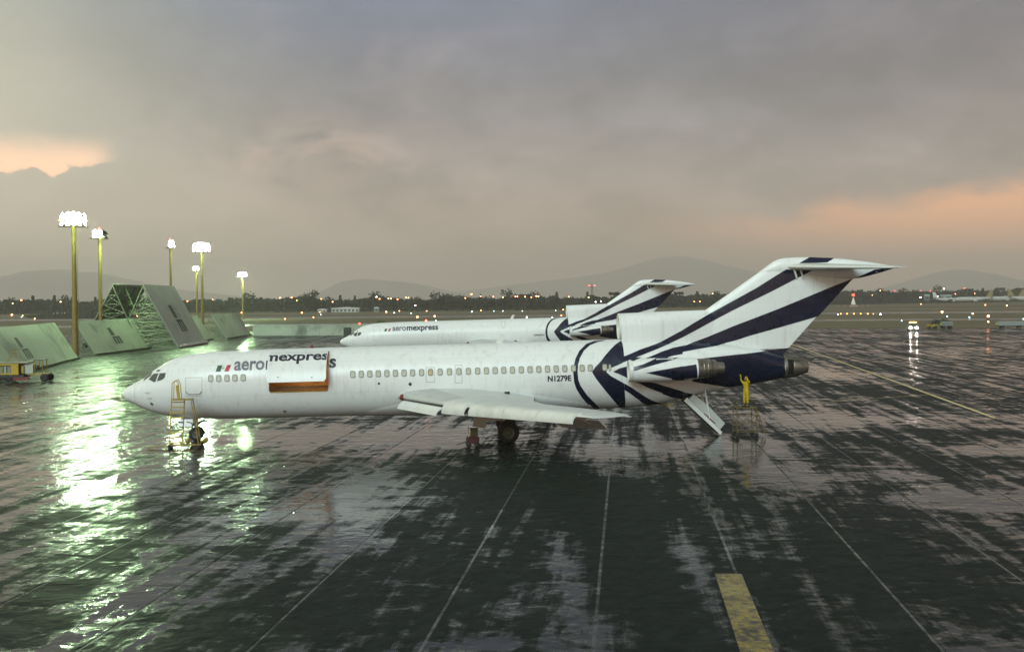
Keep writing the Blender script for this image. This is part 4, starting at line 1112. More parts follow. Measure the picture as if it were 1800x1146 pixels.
blast_fence('narrow low green blast fence just behind the tall one', -64.2, -64.8, 230, 250, 3.3, 5.2, mark=False)
blast_fence('low green blast fence at the far end of the row by the last mast', -62.2, -63.4, 252, 281, 3.4, 5.4, mark=False)
# long wall closing the apron behind the jets
b = MB(); wl = []
t_ = thing('concrete_wall', 'low pale green concrete wall behind the far jet nose', 'wall', (-62, 276, 0))
for k in range(9):
    q = MB(); q.box((1.6 + 3.2 * k, 0, 1.22), (3.17, .35, 2.44)); q.build('panel', M_PANEL, t_)
q = MB(); q.box((14.4, 0, 2.52), (28.8, .5, .14)); q.build('coping', M_PANEL_D, t_)
p = ground(612, 597); t_ = thing('equipment_cabinet', 'dark green upright cabinet in front of the pale wall', 'cabinet', (p.x, p.y - 1, 0))
q = MB(); q.box((0, 0, 1.35), (1.5, 1.1, 2.5)); q.build('body', paint('dark_green_paint', (.02, .035, .028), .5), t_)
q = MB(); q.box((0, -.57, 1.35), (1.3, .04, 2.2)); q.build('door', paint('dark_green_paint', (.02, .035, .028), .5), t_)
q = MB(); q.box((0, 0, .05), (1.7, 1.3, .10)); q.build('plinth', M_PANEL_D, t_)

# ================================================================ FLOODLIGHT MASTS
G_FLOOD = glow('floodlight_glow', (.86, 1.0, .84), 45); G_FLOOD2 = glow('floodlight_side_glow', (.88, 1.0, .95), 30); G_RED = glow('obstruction_red', (1, .10, .06), 7)
def mast(label, x, y, h, yaw, lit, power, red=False, r_=.32, nl=(4, 2)):
    t = thing('floodlight_mast', label, 'light mast', (x, y, 0), yaw, 'floodlight masts')
    b = MB(); b.smooth = True; b.tube((0, 0, 0), (0, 0, h - .4), r_, r_ * .62, 14); b.build('pole', M_POLE, t, autosmooth=40)
    b = MB(); b.tube((r_ + .10, 0, .3), (r_ * .7 + .10, 0, h - 1), .035, n=5)
    for k in range(int(h / .9)): b.tube((r_ * (1 - .4 * k * .9 / h) - .02, 0, .6 + .9 * k), (r_ * (1 - .35 * k * .9 / h) + .14, 0, .6 + .9 * k), .02, n=4)
    b.build('ladder', M_POLE, t)
    b = MB(); b.box((0, 0, h - .45), (nl[0] * .85 + .2, .22, .12)); b.box((0, 0, h + .35), (nl[0] * .85 + .2, .16, .10)); b.box((0, 0, h), (.14, .14, 1.2)); b.build('crossarm', M_YEL_D, t)
    b = MB(); b.box((0, .35, h - .60), (nl[0] * .85, .8, .05)); b.build('platform', M_YEL_D, t)
    n_l = nl[0] * nl[1]
    for i in range(n_l):                                  # lamps stand round the head in tiers, each aimed its own way
        tier = i % nl[1]; f = (i // nl[1] + .5) / nl[0] - .5; fan = f * R(150) + R(9) * math.sin(i * 2.3); rad = .55 + nl[0] * .16
        u, v2 = f * nl[0] * .76, -rad * math.cos(fan) * .6; v = h - .05 + tier * .64 - abs(f) * .25 + .04 * math.sin(i * 1.7)
        q = MB(); q.smooth = True; rot = Matrix.Rotation(fan, 3, 'Z') @ Matrix.Rotation(R(-26 - 5 * math.sin(i * 3.1)), 3, 'X'); o0 = Vector((u, v2, v))
        rr = [[rot @ Vector((r2 * math.cos(a), tt, r2 * math.sin(a))) + o0 for a in (2 * math.pi * k / 14 for k in range(14))] for tt, r2 in ((.30, .10), (.10, .22), (-.12, .41))]
        q.rings(rr, True, True, False); lamp = q.build('floodlight', M_DARK, t)
        q = MB(); q.add([rot @ Vector((.40 * math.cos(a), -.13, .40 * math.sin(a))) + o0 for a in (2 * math.pi * k / 14 for k in range(14))], [tuple(range(14))]); q.build('lens', G_FLOOD if (lit == 1 or (lit == 2 and f < .1)) else M_DARK, lamp)
    if red:
        q = MB(); q.smooth = True; q.lathe([(0, .14), (.2, .16), (.34, .10), (.38, .01)], (0, 0, h + 1.05), 'Z', 10, True, True); q.build('obstruction_light', G_RED, t)
        q = MB(); q.tube((0, 0, h + .6), (0, 0, h + 1.06), .05); q.build('light_stem', M_YEL_D, t)
    if power:
        ld = bpy.data.lights.new('flood', 'SPOT'); ld.energy = power; ld.color = (.60, 1.0, .47); ld.shadow_soft_size = .9; ld.spot_size = R(165); ld.spot_blend = .6
        lo = bpy.data.objects.new('flood', ld); COL.objects.link(lo); lo.parent = t; lo.location = (0, -1.0, h + .1); lo.rotation_euler = (R(-42), 0, 0)
    return t
mast('thick yellow floodlight mast nearest the camera, blazing towards the apron', -66.6, 176, 20.4, R(22), 1, 9500, nl=(5, 3), r_=.46)
mast('yellow floodlight mast with a red top light beside the ribbed fence back', -72.3, 203, 20.0, R(55), 2, 22000, True, nl=(4, 2), r_=.36)
mast('thin yellow floodlight mast with red top light above the tall fence', -70.8, 240, 20.0, R(80), 2, 8000, True, nl=(3, 2))
mast('yellow floodlight mast behind the gap of the last two low fences, tall one', -72.1, 269, 20.3, R(16), 1, 18000, nl=(5, 3))
mast('yellow floodlight mast with a lower head left of the tall one', -114.5, 420, 20.0, R(-20), 1, 18000, nl=(3, 2), r_=.38)
mast('blazing yellow floodlight mast farthest right, beyond the last blast fence', -124.6, 535, 20.0, R(13), 1, 60000, nl=(5, 3), r_=.42)

# ================================================================ GROUND EQUIPMENT
# ---- platform ladder at the nose
p = ground(311, 787)
t_ = thing('platform_ladder', 'yellow wheeled platform ladder standing at the jet nose', 'ladder', (p.x, p.y, 0), R(6))
k = 1 / 29.0
for s in (-.36, .36):
    q = MB(); q.tube((s - .05, 0, .12), (s + .10, 0, 2.75), .035, n=6); q.build('ladder_rail', M_YEL, t_)
for i in range(9):
    q = MB(); q.box((-.03 + .15 * (i / 9), 0, .30 + .29 * i), (.74, .30, .055)); q.build('step', M_YEL if i not in (3, 4) else M_DARK, t_)
q = MB(); q.box((.36, 0, 2.78), (1.15, .62, .07)); q.build('platform', M_YEL_D, t_)
for s in (-.3, .3):
    q = MB(); q.path([(-.20, s, 2.78), (-.16, s, 3.75), (.06, s, 3.9), (.18, s, 3.70), (.26, s, 2.78)], .025, 6); q.build('guard_rail', M_YEL, t_)
q = MB(); q.box((.16, -.32, 3.25), (.16, .10, .75), Matrix.Rotation(R(-6), 3, 'Y')); q.build('padded_post', M_YEL, t_)
for s in (-.3, .3):
    q = MB(); q.tube((.88, s, 2.75), (1.30, s * 1.4, .12), .03, n=6); q.build('rear_brace', M_YEL_D, t_)
q = MB(); q.tube((-.5, 0, .16), (1.35, 0, .16), .05, n=6); q.tube((-1.6, -.1, .10), (-.4, -.1, .12), .035, n=6); q.build('base_bar', M_YEL_D, t_)
for x, y in ((-.35, -.3), (-.35, .3), (1.30, -.4), (1.30, .4)):
    q = MB(); q.smooth = True; q.lathe([(-.04, .05), (-.04, .11), (.04, .11), (.04, .05)], (x, y, .11), 'Y', 12, True, True); q.build('castor', M_TYRE, t_)
q = MB(); q.path([(.62, -.34, .2), (.80, -.36, .7), (.95, -.34, 1.25), (.90, -.30, 1.45), (.60, -.20, 1.5)], .03, 6); q.build('hose', M_DARK, t_)
# ---- nose wheel chocks
for s, lb in ((-1, 'yellow chock in front of the nose wheel'), (1, 'yellow chock behind the nose wheel')):
    q = MB(); q.prism([(-.16, 0), (.16, 0), (.05, .15), (-.05, .15)], -.32, .32); o = q.build('wheel_chock', M_YEL, None)
    o.location = MA @ Vector((s * .50, 0, 0)); o.location.z = 0; o.rotation_euler = (0, 0, YAW); tag(o, lb, 'chock', 'nose wheel chocks')
# ---- small equipment cart ahead of the main gear
p = ground(831, 785); t_ = thing('equipment_cart', 'small equipment cart with red body and ochre box ahead of the main wheels', 'cart', (p.x, p.y, 0), R(6))
M_OCH = paint('ochre_box', (.075, .055, .015), .6, var=.3, scale=4); M_DKR = paint('dull_red', (.065, .012, .016), .6, var=.3, scale=4)
q = MB(); q.prism([(-.36, .24), (.34, .24), (.37, .52), (.30, .58), (-.32, .58), (-.38, .50)], -.28, .28); q.build('body', M_DKR, t_)
q = MB(); q.box((.08, 0, .80), (.40, .42, .43)); q.build('box', M_OCH, t_)
q = MB(); q.box((.08, 0, 1.03), (.44, .46, .04)); q.build('box_lid', M_DARK, t_)
q = MB(); q.path([(-.24, -.2, .55), (-.25, -.2, 1.12), (-.25, .2, 1.12), (-.24, .2, .55)], .03, 6); q.build('push_handle', M_PLUG, t_)
for x in (-.24, .24):
    for y in (-.30, .30):
        q = MB(); q.smooth = True; q.lathe([(-.04, .05), (-.04, .15), (.04, .15), (.04, .05)], (x, y, .15), 'Y', 14, True, True); q.build('wheel', M_TYRE, t_)
q = MB(); q.tube((-.36, 0, .30), (-.95, 0, .12), .025); q.build('tow_bar', M_DARK, t_)
# ---- work stand under the tail
pa = ground(1296, 769); t_ = thing('work_stand', 'dark yellow tubular work stand under the tail of the near jet', 'work stand', (pa.x, pa.y, 0), R(4))
W_, D_, HZ = 1.15, .95, 1.78
for x in (0, W_):
    for y in (0, D_):
        q = MB(); q.tube((x, y, .20), (x, y, HZ), .03, n=6); q.build('leg', M_STAND, t_)
        q = MB(); q.smooth = True; q.lathe([(-.05, .06), (-.05, .14), (.05, .14), (.05, .06)], (x, y, .14), 'Y', 12, True, True); q.build('castor', M_TYRE, t_)
q = MB(); q.box((W_ / 2, D_ / 2, HZ), (W_ + .12, D_ + .12, .06)); q.build('deck', M_STAND, t_)
for z in (.32, .85, 1.3):
    q = MB(); q.tube((0, 0, z), (W_, 0, z), .022, n=5); q.tube((0, D_, z), (W_, D_, z), .022, n=5); q.tube((0, 0, z), (0, D_, z), .022, n=5); q.tube((W_, 0, z), (W_, D_, z), .022, n=5); q.build('cross_rail', M_STAND, t_)
q = MB(); q.tube((0, 0, .32), (W_, 0, 1.3), .02, n=5); q.tube((W_, 0, .32), (0, 0, 1.3), .02, n=5); q.tube((0, D_, .32), (W_, D_, 1.3), .02, n=5); q.build('diagonal_brace', M_STAND, t_)
for i in range(5):
    q = MB(); q.box((W_ + .12 + .16 * (4 - i) / 1.4, D_ / 2, .34 + .30 * i), (.22, .6, .035)); q.build('step', M_STAND, t_)
for y in (.2, .75):
    q = MB(); q.tube((W_ + .62, y, .12), (W_ + .05, y, HZ), .028, n=6); q.build('step_stringer', M_STAND, t_)
q = MB(); q.path([(0, 0, HZ), (0, 0, HZ + .35), (0, D_, HZ + .35), (0, D_, HZ)], .022, 6); q.build('guard_rail', M_STAND, t_)
q = MB(); q.path([(-.02, .1, .14), (-.35, -.2, .10), (-.55, -.3, .08)], .03, 6); q.build('tow_bar', M_DARK, t_)
STAND = (pa, HZ)
# ---- worker in a yellow rain suit on the stand, arms up at the engine
def worker(base):
    V, E, Rr = [], [], []
    def v(x, y, z, r, link=None, ry=None):
        V.append((x, y, z)); Rr.append((r, ry or r)); i = len(V) - 1
        if link is not None: E.append((link, i))
        return i
    pel = v(0, 0, .90, .17, ry=.13); wst = v(0, .0, 1.08, .165, pel, .13); ch = v(0, .02, 1.28, .19, wst, .14); sh_ = v(0, .02, 1.43, .15, ch, .11); nk = v(0, .0, 1.52, .065, sh_)
    for s in (-1, 1):
        h = v(s * .10, 0, .82, .115, pel); kn = v(s * .115, -.03, .47, .085, h); an = v(s * .12, .02, .10, .065, kn); v(s * .13, -.14, .05, .05, an)
        up = 1 if s < 0 else .55
        so = v(s * .20, .02, 1.42, .085, sh_)
        el = v(s * .30, -.10, 1.45 + .12 * up, .062, so); wr = v(s * .22 - .04, -.16, 1.52 + .24 * up, .042, el)
        hd = v(s * .215 - .05, -.18, 1.60 + .25 * up, .040, wr)
        for f in range(4): a = v(s * .215 - .085 + .022 * f, -.20, 1.66 + .25 * up, .011, hd); v(s * .215 - .09 + .024 * f, -.215, 1.695 + .25 * up + (.008 if f in (1, 2) else 0), .009, a)
        th = v(s * .215 - .05 + s * .05, -.17, 1.63 + .25 * up, .012, wr); v(s * .215 - .05 + s * .055, -.18, 1.665 + .25 * up, .010, th)
    me = bpy.data.meshes.new('person'); me.from_pydata(V, E, []); o = bpy.data.objects.new('person', me); COL.objects.link(o)
    me.materials.append(paint('rain_suit', (.42, .31, .01), .45, var=.2, scale=6))
    sk_ = o.modifiers.new('skin', 'SKIN'); o.modifiers.new('sub', 'SUBSURF').levels = 2
    o.modifiers['sub'].render_levels = 2
    if not me.skin_vertices: me.attributes.new
    for i, r_ in enumerate(Rr): me.skin_vertices[0].data[i].radius = r_
    me.skin_vertices[0].data[0].use_root = True
    o.location = base; tag(o, 'person in a yellow rain suit reaching up to the tail engine', 'person')
    b = MB(); b.smooth = True; rr = []
    for i in range(11):
        a = math.pi * i / 10; rr.append([Vector((.105 * math.sin(a) * math.cos(q) * (1.0), .02 + .125 * math.sin(a) * math.sin(q), 1.66 - .155 * math.cos(a))) for q in (2 * math.pi * k / 14 for k in range(14))])
    b.rings(rr, True); b.build('hood', paint('rain_suit', (.55, .42, .01)), o)
    b = MB(); b.smooth = True; rr = []
    for i in range(9):
        a = math.pi * i / 8; rr.append([Vector((.075 * math.sin(a) * math.cos(q), -.055 + .075 * math.sin(a) * math.sin(q) - (.012 if i == 4 and k == 10 else 0), 1.65 - .105 * math.cos(a))) for k, q in ((k, 2 * math.pi * k / 14) for k in range(14))])
    b.rings(rr, True); hd = b.build('face', paint('skin_tone', (.25, .13, .08), .5), o)
    b = MB(); b.add([(-.012, -.128, 1.66), (.012, -.128, 1.66), (.016, -.128, 1.625), (-.016, -.128, 1.625), (0, -.15, 1.63)], [(0, 1, 4), (1, 2, 4), (2, 3, 4), (3, 0, 4)]); b.build('nose', paint('skin_tone', (.25, .13, .08)), hd)
    b = MB()
    for s in (-.028, .028): b.box((s, -.126, 1.668), (.022, .01, .012))
    b.build('eyes', M_BLACK, hd)
    b = MB(); b.box((0, -.122, 1.60), (.04, .012, .008)); b.build('mouth', M_RED, hd)
    for s in (-1, 1):
        b = MB(); b.smooth = True; b.tube((s * .12, .02, .0), (s * .12, .02, .22), .075, .085, 10); b.box((s * .13, -.08, .045), (.12, .26, .09)); b.build('boot', M_TYRE, o)
    return o
worker((pa.x + .62, pa.y + .42, HZ + .03)).rotation_euler = (0, 0, R(-48))
# ---- container loader at the left edge
p = ground(34, 671); t_ = thing('cargo_loader', 'long low yellow cargo loader parked in front of the first blast fence', 'loader', (p.x, p.y + .6, 0), R(4))
q = MB(); q.box((-2.2, 0, .62), (5.6, 2.2, .28)); q.build('chassis', M_DARK, t_)
q = MB(); q.box((-2.6, 0, 2.02), (7.2, 2.3, .12)); q.build('deck', paint('deck_grey', (.20, .21, .15), .5, var=.2), t_)
for z in (.88, 1.86):
    for y in (-1.14, 1.14):
        q = MB(); q.box((-2.6, y, z), (5.2, .10, .16)); q.build('side_beam', M_YEL, t_)
for y in (-1.15, 1.15):
    q = MB(); q.box((-.30, y, 1.36), (.78, .12, 1.14)); q.build('end_panel', M_YEL, t_)
    for x in (-1.6, -2.6, -3.8): q = MB(); q.box((x, y * .93, 1.36), (.10, .08, .9)); q.build('upright', M_YEL_D, t_)
q = MB(); q.box((-2.5, -.95, 1.36), (3.4, .06, .86)); q.build('side_plate', paint('plate_grey', (.20, .22, .19), .5), t_)
q = MB(); q.box((-1.3, -1.05, 1.30), (.22, .16, .75)); q.build('control_box', M_PANEL, t_)
q = MB(); q.box((1.0, -.35, 1.36), (.95, 1.0, .95)); q.build('engine_cover', M_PANEL_D, t_)
q = MB(); q.box((.45, -.9, 1.32), (.25, .3, .8)); q.build('tool_locker', M_YEL_D, t_)
for x, y in ((1.65, -.8), (2.45, -.8), (1.65, .6), (2.45, .6)):
    q = MB(); q.tube((x, y, .8), (x, y, 2.28), .045, n=6); q.build('cab_post', M_YEL_D, t_)
q = MB(); q.box((2.05, -.1, 2.30), (1.05, 1.6, .07)); q.build('cab_roof', M_DARK, t_)
q = MB(); q.box((2.0, -.1, 1.15), (.5, .6, .12)); q.box((1.78, -.1, 1.45), (.10, .6, .5)); q.build('seat', M_DARK, t_)
q = MB(); q.smooth = True; q.lathe([(-.02, .16), (.0, .19), (.02, .16)], (2.30, -.1, 1.55), 'X', 14); q.tube((2.30, -.1, 1.5), (2.55, -.1, 1.0), .03); q.build('steering_wheel', M_DARK, t_)
q = MB(); q.box((1.9, -.1, .78), (1.9, 1.7, .16)); q.build('front_frame', M_YEL_D, t_)
for x in (-4.2, -1.0, 2.65):
    for y in (-.95, .95):
        q = MB(); q.smooth = True; q.lathe([(-.13, .20), (-.13, .36), (-.08, .42), (.08, .42), (.13, .36), (.13, .20)], (x, y, .42), 'Y', 18, True, True); q.build('wheel', M_TYRE, t_)
q = MB(); q.box((.3, -1.0, .34), (1.6, .5, .30)); q.build('outrigger', M_RED, t_)
for i in range(5):
    q = MB(); q.box((-1.35 + .12 * i, .9, 2.30 + .26 * i), (.62, .30, .04)); q.build('boarding_step', M_YEL_D, t_)
for y in (.72, 1.08):
    q = MB(); q.tube((-1.75, y, 2.1), (-1.0, y, 3.35), .03, n=5); q.tube((-.55, y, 2.1), (-.70, y, 3.35), .03, n=5); q.build('step_rail', M_YEL_D, t_)
q = MB(); q.box((-.72, .9, 3.38), (.72, .4, .05)); q.build('step_platform', M_DARK, t_)
q = MB(); q.path([(-3.6, -1, 2.1), (-3.6, -1, 2.75), (-2.6, -1, 2.75), (-2.45, -1, 2.1)], .03, 6); q.build('guard_rail', M_DARK, t_)

# ================================================================ FAR SIDE OF THE AIRFIELD
M_TRUNK = paint('bark', (.05, .04, .03), .9)
def leaf_mat(name, col):
    return paint(name, col, .8, var=.45, scale=.5, spec=.2)
M_LEAF = [leaf_mat('foliage_a', (.030, .042, .026)), leaf_mat('foliage_b', (.040, .048, .028)), leaf_mat('foliage_c', (.024, .034, .024))]
def crown_mesh(rng, h, wd, kind):
    """leaf clumps spread through an uneven crown"""
    b = MB(); nl = 11
    lobes = [(rng.uniform(-.32, .32) * wd, rng.uniform(-.3, .3) * wd, h * rng.uniform(.40, .88), wd * rng.uniform(.20, .34)) for _ in range(nl)]
    if kind == 1: lobes = [(0, 0, h * (.25 + .72 * k / nl), wd * .30 * (1 - .72 * k / nl)) for k in range(nl)]
    if kind == 2: lobes = [(math.cos(a) * wd * .42, math.sin(a) * wd * .42, h * .90 - .6 * abs(math.sin(a * 1.5)), wd * .12) for a in (2 * math.pi * k / nl for k in range(nl))]
    for (x, y, z, r_) in lobes:
        for _ in range(26):
            d = Vector((rng.gauss(0, 1), rng.gauss(0, 1), rng.gauss(0, .8))).normalized() * r_ * rng.uniform(.55, 1.12)
            c_ = Vector((x, y, z)) + d; s_ = rng.uniform(.40, .85)
            u = Vector((rng.gauss(0, 1), rng.gauss(0, 1), rng.gauss(0, 1))).normalized(); v = u.cross(Vector((rng.gauss(0, 1), rng.gauss(0, 1), rng.gauss(0, 1)))).normalized()
            b.add([c_ + u * s_, c_ + v * s_ * .8, c_ - u * s_, c_ - v * s_ * .8], [(0, 1, 2, 3)])
    return b
def tree_y(x): return 850 + (.9 * x if x > 0 else -.02 * x)
rng = random.Random(11); protos = []
for i in range(9):
    kind = (0, 0, 1, 0, 0, 2, 0, 1, 0)[i]; h = rng.uniform(9.5, 14.5) * (1.12 if kind else 1); wd = rng.uniform(6.5, 9.5) * (.75 if kind == 1 else .8 if kind == 2 else 1)
    t_ = thing('tree', 'x', 'tree', (0, 0, 0)); b = MB(); b.smooth = True
    b.tube((0, 0, -.1), (.1, 0, h * .55), .30, .18, 7); b.tube((.1, 0, h * .55), (.0, .1, h * .88), .18, .08, 6)
    if kind != 2:
        for _ in range(4):
            a = rng.uniform(0, 6.28); b.tube((.08, 0, h * rng.uniform(.35, .55)), (wd * .3 * math.cos(a), wd * .3 * math.sin(a), h * rng.uniform(.6, .8)), .10, .04, 5)
    b.build('trunk', M_TRUNK, t_); crown_mesh(rng, h, wd, kind).build('crown', M_LEAF[i % 3], t_, fixn=False); protos.append((t_, kind))
TREE_LABEL = {0: 'round dark tree in the tree line beyond the airfield', 1: 'slender pointed dark tree in the tree line beyond the airfield', 2: 'palm-like dark tree in the tree line beyond the airfield'}
used = set(); x = -420.0
while x < 760:
    i = rng.randrange(9); src, kind = protos[i]
    o = src if i not in used else copy_tree(src); used.add(i)
    o.location = (x, tree_y(x) + rng.uniform(-14, 10), -.06); o.rotation_euler = (0, 0, rng.uniform(0, 6.28)); s_ = rng.uniform(.72, 1.12) * (1 + max(0, x) / 2600); o.scale = (s_, s_, s_ * rng.uniform(.9, 1.1))
    o['label'] = TREE_LABEL[kind]; o['group'] = ('round trees', 'pointed trees', 'palm-like trees')[kind] + ' of the far tree line'
    x += rng.uniform(5.0, 8.0) * (1 + max(0, x) / 1500)
for i, (src, kind) in enumerate(protos):
    if i not in used: [bpy.data.objects.remove(c_) for c_ in list(src.children)]; bpy.data.objects.remove(src)
# the wood behind, one mass of leaf clumps
b = MB()
for _ in range(24000):
    x = rng.uniform(-470, 900); y = tree_y(x) + rng.uniform(4, 60); sx = 1 + max(0, x) / 1500
    top = (8.6 + 3.2 * mnoise.noise(Vector((x * .035, 3.1, 0))) + 2.0 * mnoise.noise(Vector((x * .13, 7.7, 0)))) * sx
    c_ = Vector((x, y, rng.uniform(.02, 1) ** .8 * top)); s_ = rng.uniform(.9, 1.9) * sx
    u = Vector((rng.gauss(0, 1), rng.gauss(0, .6), rng.gauss(0, 1))).normalized(); v = u.cross(Vector((rng.gauss(0, .4), 1, rng.gauss(0, .4)))).normalized()
    b.add([c_ + u * s_, c_ + v * s_, c_ - u * s_, c_ - v * s_], [(0, 1, 2, 3)])
o = b.build('wood', M_LEAF[2], None, fixn=False); o['kind'] = 'stuff'; o['label'] = 'dark mass of trees behind the far tree line'
# hedge and wire fence along the perimeter
b = MB()
for _ in range(3500):
    x = rng.uniform(-440, 760); y = tree_y(x) - 26 + rng.uniform(-2, 2); c_ = Vector((x, y, rng.uniform(0, 2.2))); s_ = rng.uniform(.4, .9)
    u = Vector((rng.gauss(0, 1), rng.gauss(0, .6), rng.gauss(0, .7))).normalized(); v = u.cross(Vector((0, 1, rng.gauss(0, .4)))).normalized()
    b.add([c_ + u * s_, c_ + v * s_, c_ - u * s_, c_ - v * s_], [(0, 1, 2, 3)])
o = b.build('hedge', M_LEAF[0], None, fixn=False); o['kind'] = 'stuff'; o['label'] = 'low dark hedge along the airfield edge'

# hills
M_HILL = paint('hillside', (.18, .17, .15), .95, var=.35, scale=.002, spec=.1)
def hill(pxs, Y, seed):
    b = MB(); f = pchip([(a, at(a, c_, Y).z) for a, c_ in pxs]); n = 90; rows = []
    for j in range(9):
        row = []; tj = j / 8
        for i in range(n + 1):
            px = pxs[0][0] + (pxs[-1][0] - pxs[0][0]) * i / n; hx_ = max(0, f(px)); X = (px - 900) / FPX * Y
            prof_ = math.sin(tj * math.pi) ** 1.1
            nz_ = mnoise.noise(Vector((X * .0016, j * .9, seed))) * .10 + mnoise.noise(Vector((X * .006, j * 1.7, seed))) * .035
            row.append(Vector((X, Y - 1500 + 3000 * tj, -40 + (hx_ + 40) * prof_ * (1 + (nz_ if j != 4 else nz_ * .3)))))
        rows.append(row)
    b.smooth = True; b.rings(rows, False); o = b.build('hill', M_HILL, None); o['kind'] = 'structure'; return o
hill([(-260, 520), (-150, 500), (-60, 484), (0, 490), (20, 488), (50, 484), (80, 476), (100, 473.5), (125, 475), (140, 479), (160, 478.5), (200, 486), (260, 500), (330, 511), (420, 521), (520, 528)], 8500, 1)
hill([(545, 527), (565, 518), (590, 505), (615, 493), (640, 489.5), (670, 492), (720, 497), (770, 507), (830, 520), (880, 526)], 9500, 2)
hill([(700, 526), (780, 515), (860, 506), (960, 493), (1050, 482), (1100, 470), (1150, 455), (1190, 450), (1230, 455), (1290, 470), (1350, 483), (1420, 497), (1500, 512), (1560, 522)], 11500, 3)
hill([(1480, 520), (1540, 510), (1600, 494), (1640, 481), (1690, 474), (1720, 478), (1760, 490), (1820, 500), (1950, 505), (2100, 520)], 10500, 4)

# ---- buildings
def shed(name, label, p, wx, wy, h, rz, nb, wall, roof, cat='building'):
    t_ = thing(name, label, cat, p, rz); q = MB(); q.box((0, 0, h / 2), (wx, wy, h)); q.build('wall', wall, t_)
    q = MB(); q.prism([(-wx / 2 - .4, h + .003), (wx / 2 + .4, h + .003), (wx / 2 + .4, h + .35), (wx * .0, h + .9), (-wx / 2 - .4, h + .35)], -wy / 2 - .5, wy / 2 + .5); q.build('roof', roof, t_)
    for k in range(nb):
        q = MB(); q.box((-wx / 2 + wx * (k + .5) / nb, -wy / 2 - .02, h * .45), (wx / nb * .55, .10, h * .5)); q.build('window' if k % 3 else 'door', M_DARK, t_)
    return t_
M_BW = paint('pale_wall', (.42, .44, .42), .7, var=.15, scale=.2); M_BR = paint('pale_roof', (.55, .57, .56), .5, var=.1, scale=.1); M_BT = paint('teal_wall', (.22, .30, .29), .6, var=.15, scale=.1)
p = at(608, 541, 800); shed('low_building', 'long low white building in front of the far trees', (p.x, 800, -.06), 19, 6, 2.6, 0, 7, M_BW, M_BR)
p = at(567, 543, 802); shed('low_building', 'small pale hut left of the long low white building', (p.x, 802, -.06), 6, 5, 1.6, 0, 2, M_BW, M_BR)
p = at(662, 541, 806); shed('low_building', 'small blue-grey hut right of the long low white building', (p.x, 806, -.06), 3, 3, 2.6, 0, 1, M_BT, M_BR)
p = at(1618, 526, 1280); shed('hangar', 'long grey hangar with red roof lights at the right tree line', (p.x, 1270, 3.0), 54, 20, 5.4, 0, 7, M_BT, M_BR)
for px, lb in ((1573, 'leftmost'), (1618.7, 'middle'), (1635.7, 'rightmost')):
    a = at(px, 511, 1262); q = MB(); q.smooth = True; q.lathe([(-.55, .04), (-.4, .55), (0, .75), (.4, .55), (.55, .04)], (0, 0, 0), 'Z', 10, True, True); q.tube((0, 0, -.5), (0, 0, -4.5), .12)
    o = q.build('roof_light', [glow('hangar_red', (1, .10, .10), 2.2)], None); o.location = a; tag(o, lb + ' of the three red lights on the hangar roof', 'light', 'red hangar lights')
# ---- radar mast with two red lights
p = at(1039, 536, 840); t_ = thing('radar_mast', 'thin lattice mast with two red lights above the trees', 'mast', (p.x, 830, -.06))
h = at(1039, 504, 830).z; q = MB()
for x, y in ((-.8, -.8), (.8, -.8), (.8, .8), (-.8, .8)): q.tube((x, y, 0), (x * .6, y * .6, h), .10, n=4)
for k in range(7):
    z = h * k / 7; z2 = h * (k + 1) / 7; q.tube((-.8, -.8, z), (.75, -.75, z2), .06, n=4); q.tube((.8, -.8, z), (-.75, -.75, z2), .06, n=4)
q.build('lattice', M_TRUNK, t_); q = MB(); q.box((0, 0, h + .1), (4.6, 1.4, .25)); q.tube((0, 0, h), (0, 0, h + 2.6), .09); q.build('antenna', M_DARK, t_)
for s in (-1, 1):
    q = MB(); q.smooth = True; q.lathe([(-.5, .05), (-.3, .6), (.3, .6), (.5, .05)], (s * 1.9, -.6, h + .8), 'Z', 10, True, True); q.build('red_light', glow('mast_red', (1, .16, .12), 2.6), t_)
# ---- glide-path hut: white cone with red light behind a red and white fence
p = at(1500, 536, 1000); bx = p.x; t_ = thing('beacon_cone', 'white cone with a red light on top beyond the apron', 'beacon', (bx, 1120, -.06)); bx = at(1500, 535, 1120).x; t_.location.x = bx
q = MB(); q.smooth = False; zb_ = .4; zt_ = at(1500, 522.5, 1120).z; q.lathe([(0, 2.6), (zt_ - .4, .5), (zt_ - .3, .02)], (0, 0, .06), 'Z', 10, True, True); q.build('cone', M_PALE, t_)
q = MB(); q.tube((0, 0, zt_ - .4), (0, 0, zt_ + 1.0), .08); q.build('stem', M_DARK, t_)
q = MB(); q.smooth = True; q.lathe([(-1.3, .05), (-.9, 1.2), (0, 1.6), (.9, 1.2), (1.3, .05)], (0, 0, zt_ + 2.2), 'Z', 12, True, True); q.build('red_light', glow('cone_red', (1, .07, .04), 3.5), t_)
t2 = thing('lattice_fence', 'low red and white lattice fence around the white cone', 'fence', (bx * 860 / 1120, 860, -.06)); M_OR = paint('fence_red', (.22, .05, .04), .7, var=.3)
for k in range(16):
    q = MB(); xk = -11 + 22 * k / 15; q.tube((xk, 0, 0), (xk, 0, 1.9), .07, n=5); q.build('post', M_OR if k % 3 else M_PALE, t2)
for k in range(10):
    q = MB(); xk = -6 + k * 1.2; q.tube((xk, -.1, .15), (xk + 1.1, -.1, 1.6), .09, n=4); q.build('slat', M_PALE if 3 <= k <= 7 else M_OR, t2)
for z in (.5, 1.75):
    q = MB(); q.tube((-11, 0, z), (11, 0, z), .06, n=4); q.build('rail', M_OR, t2)
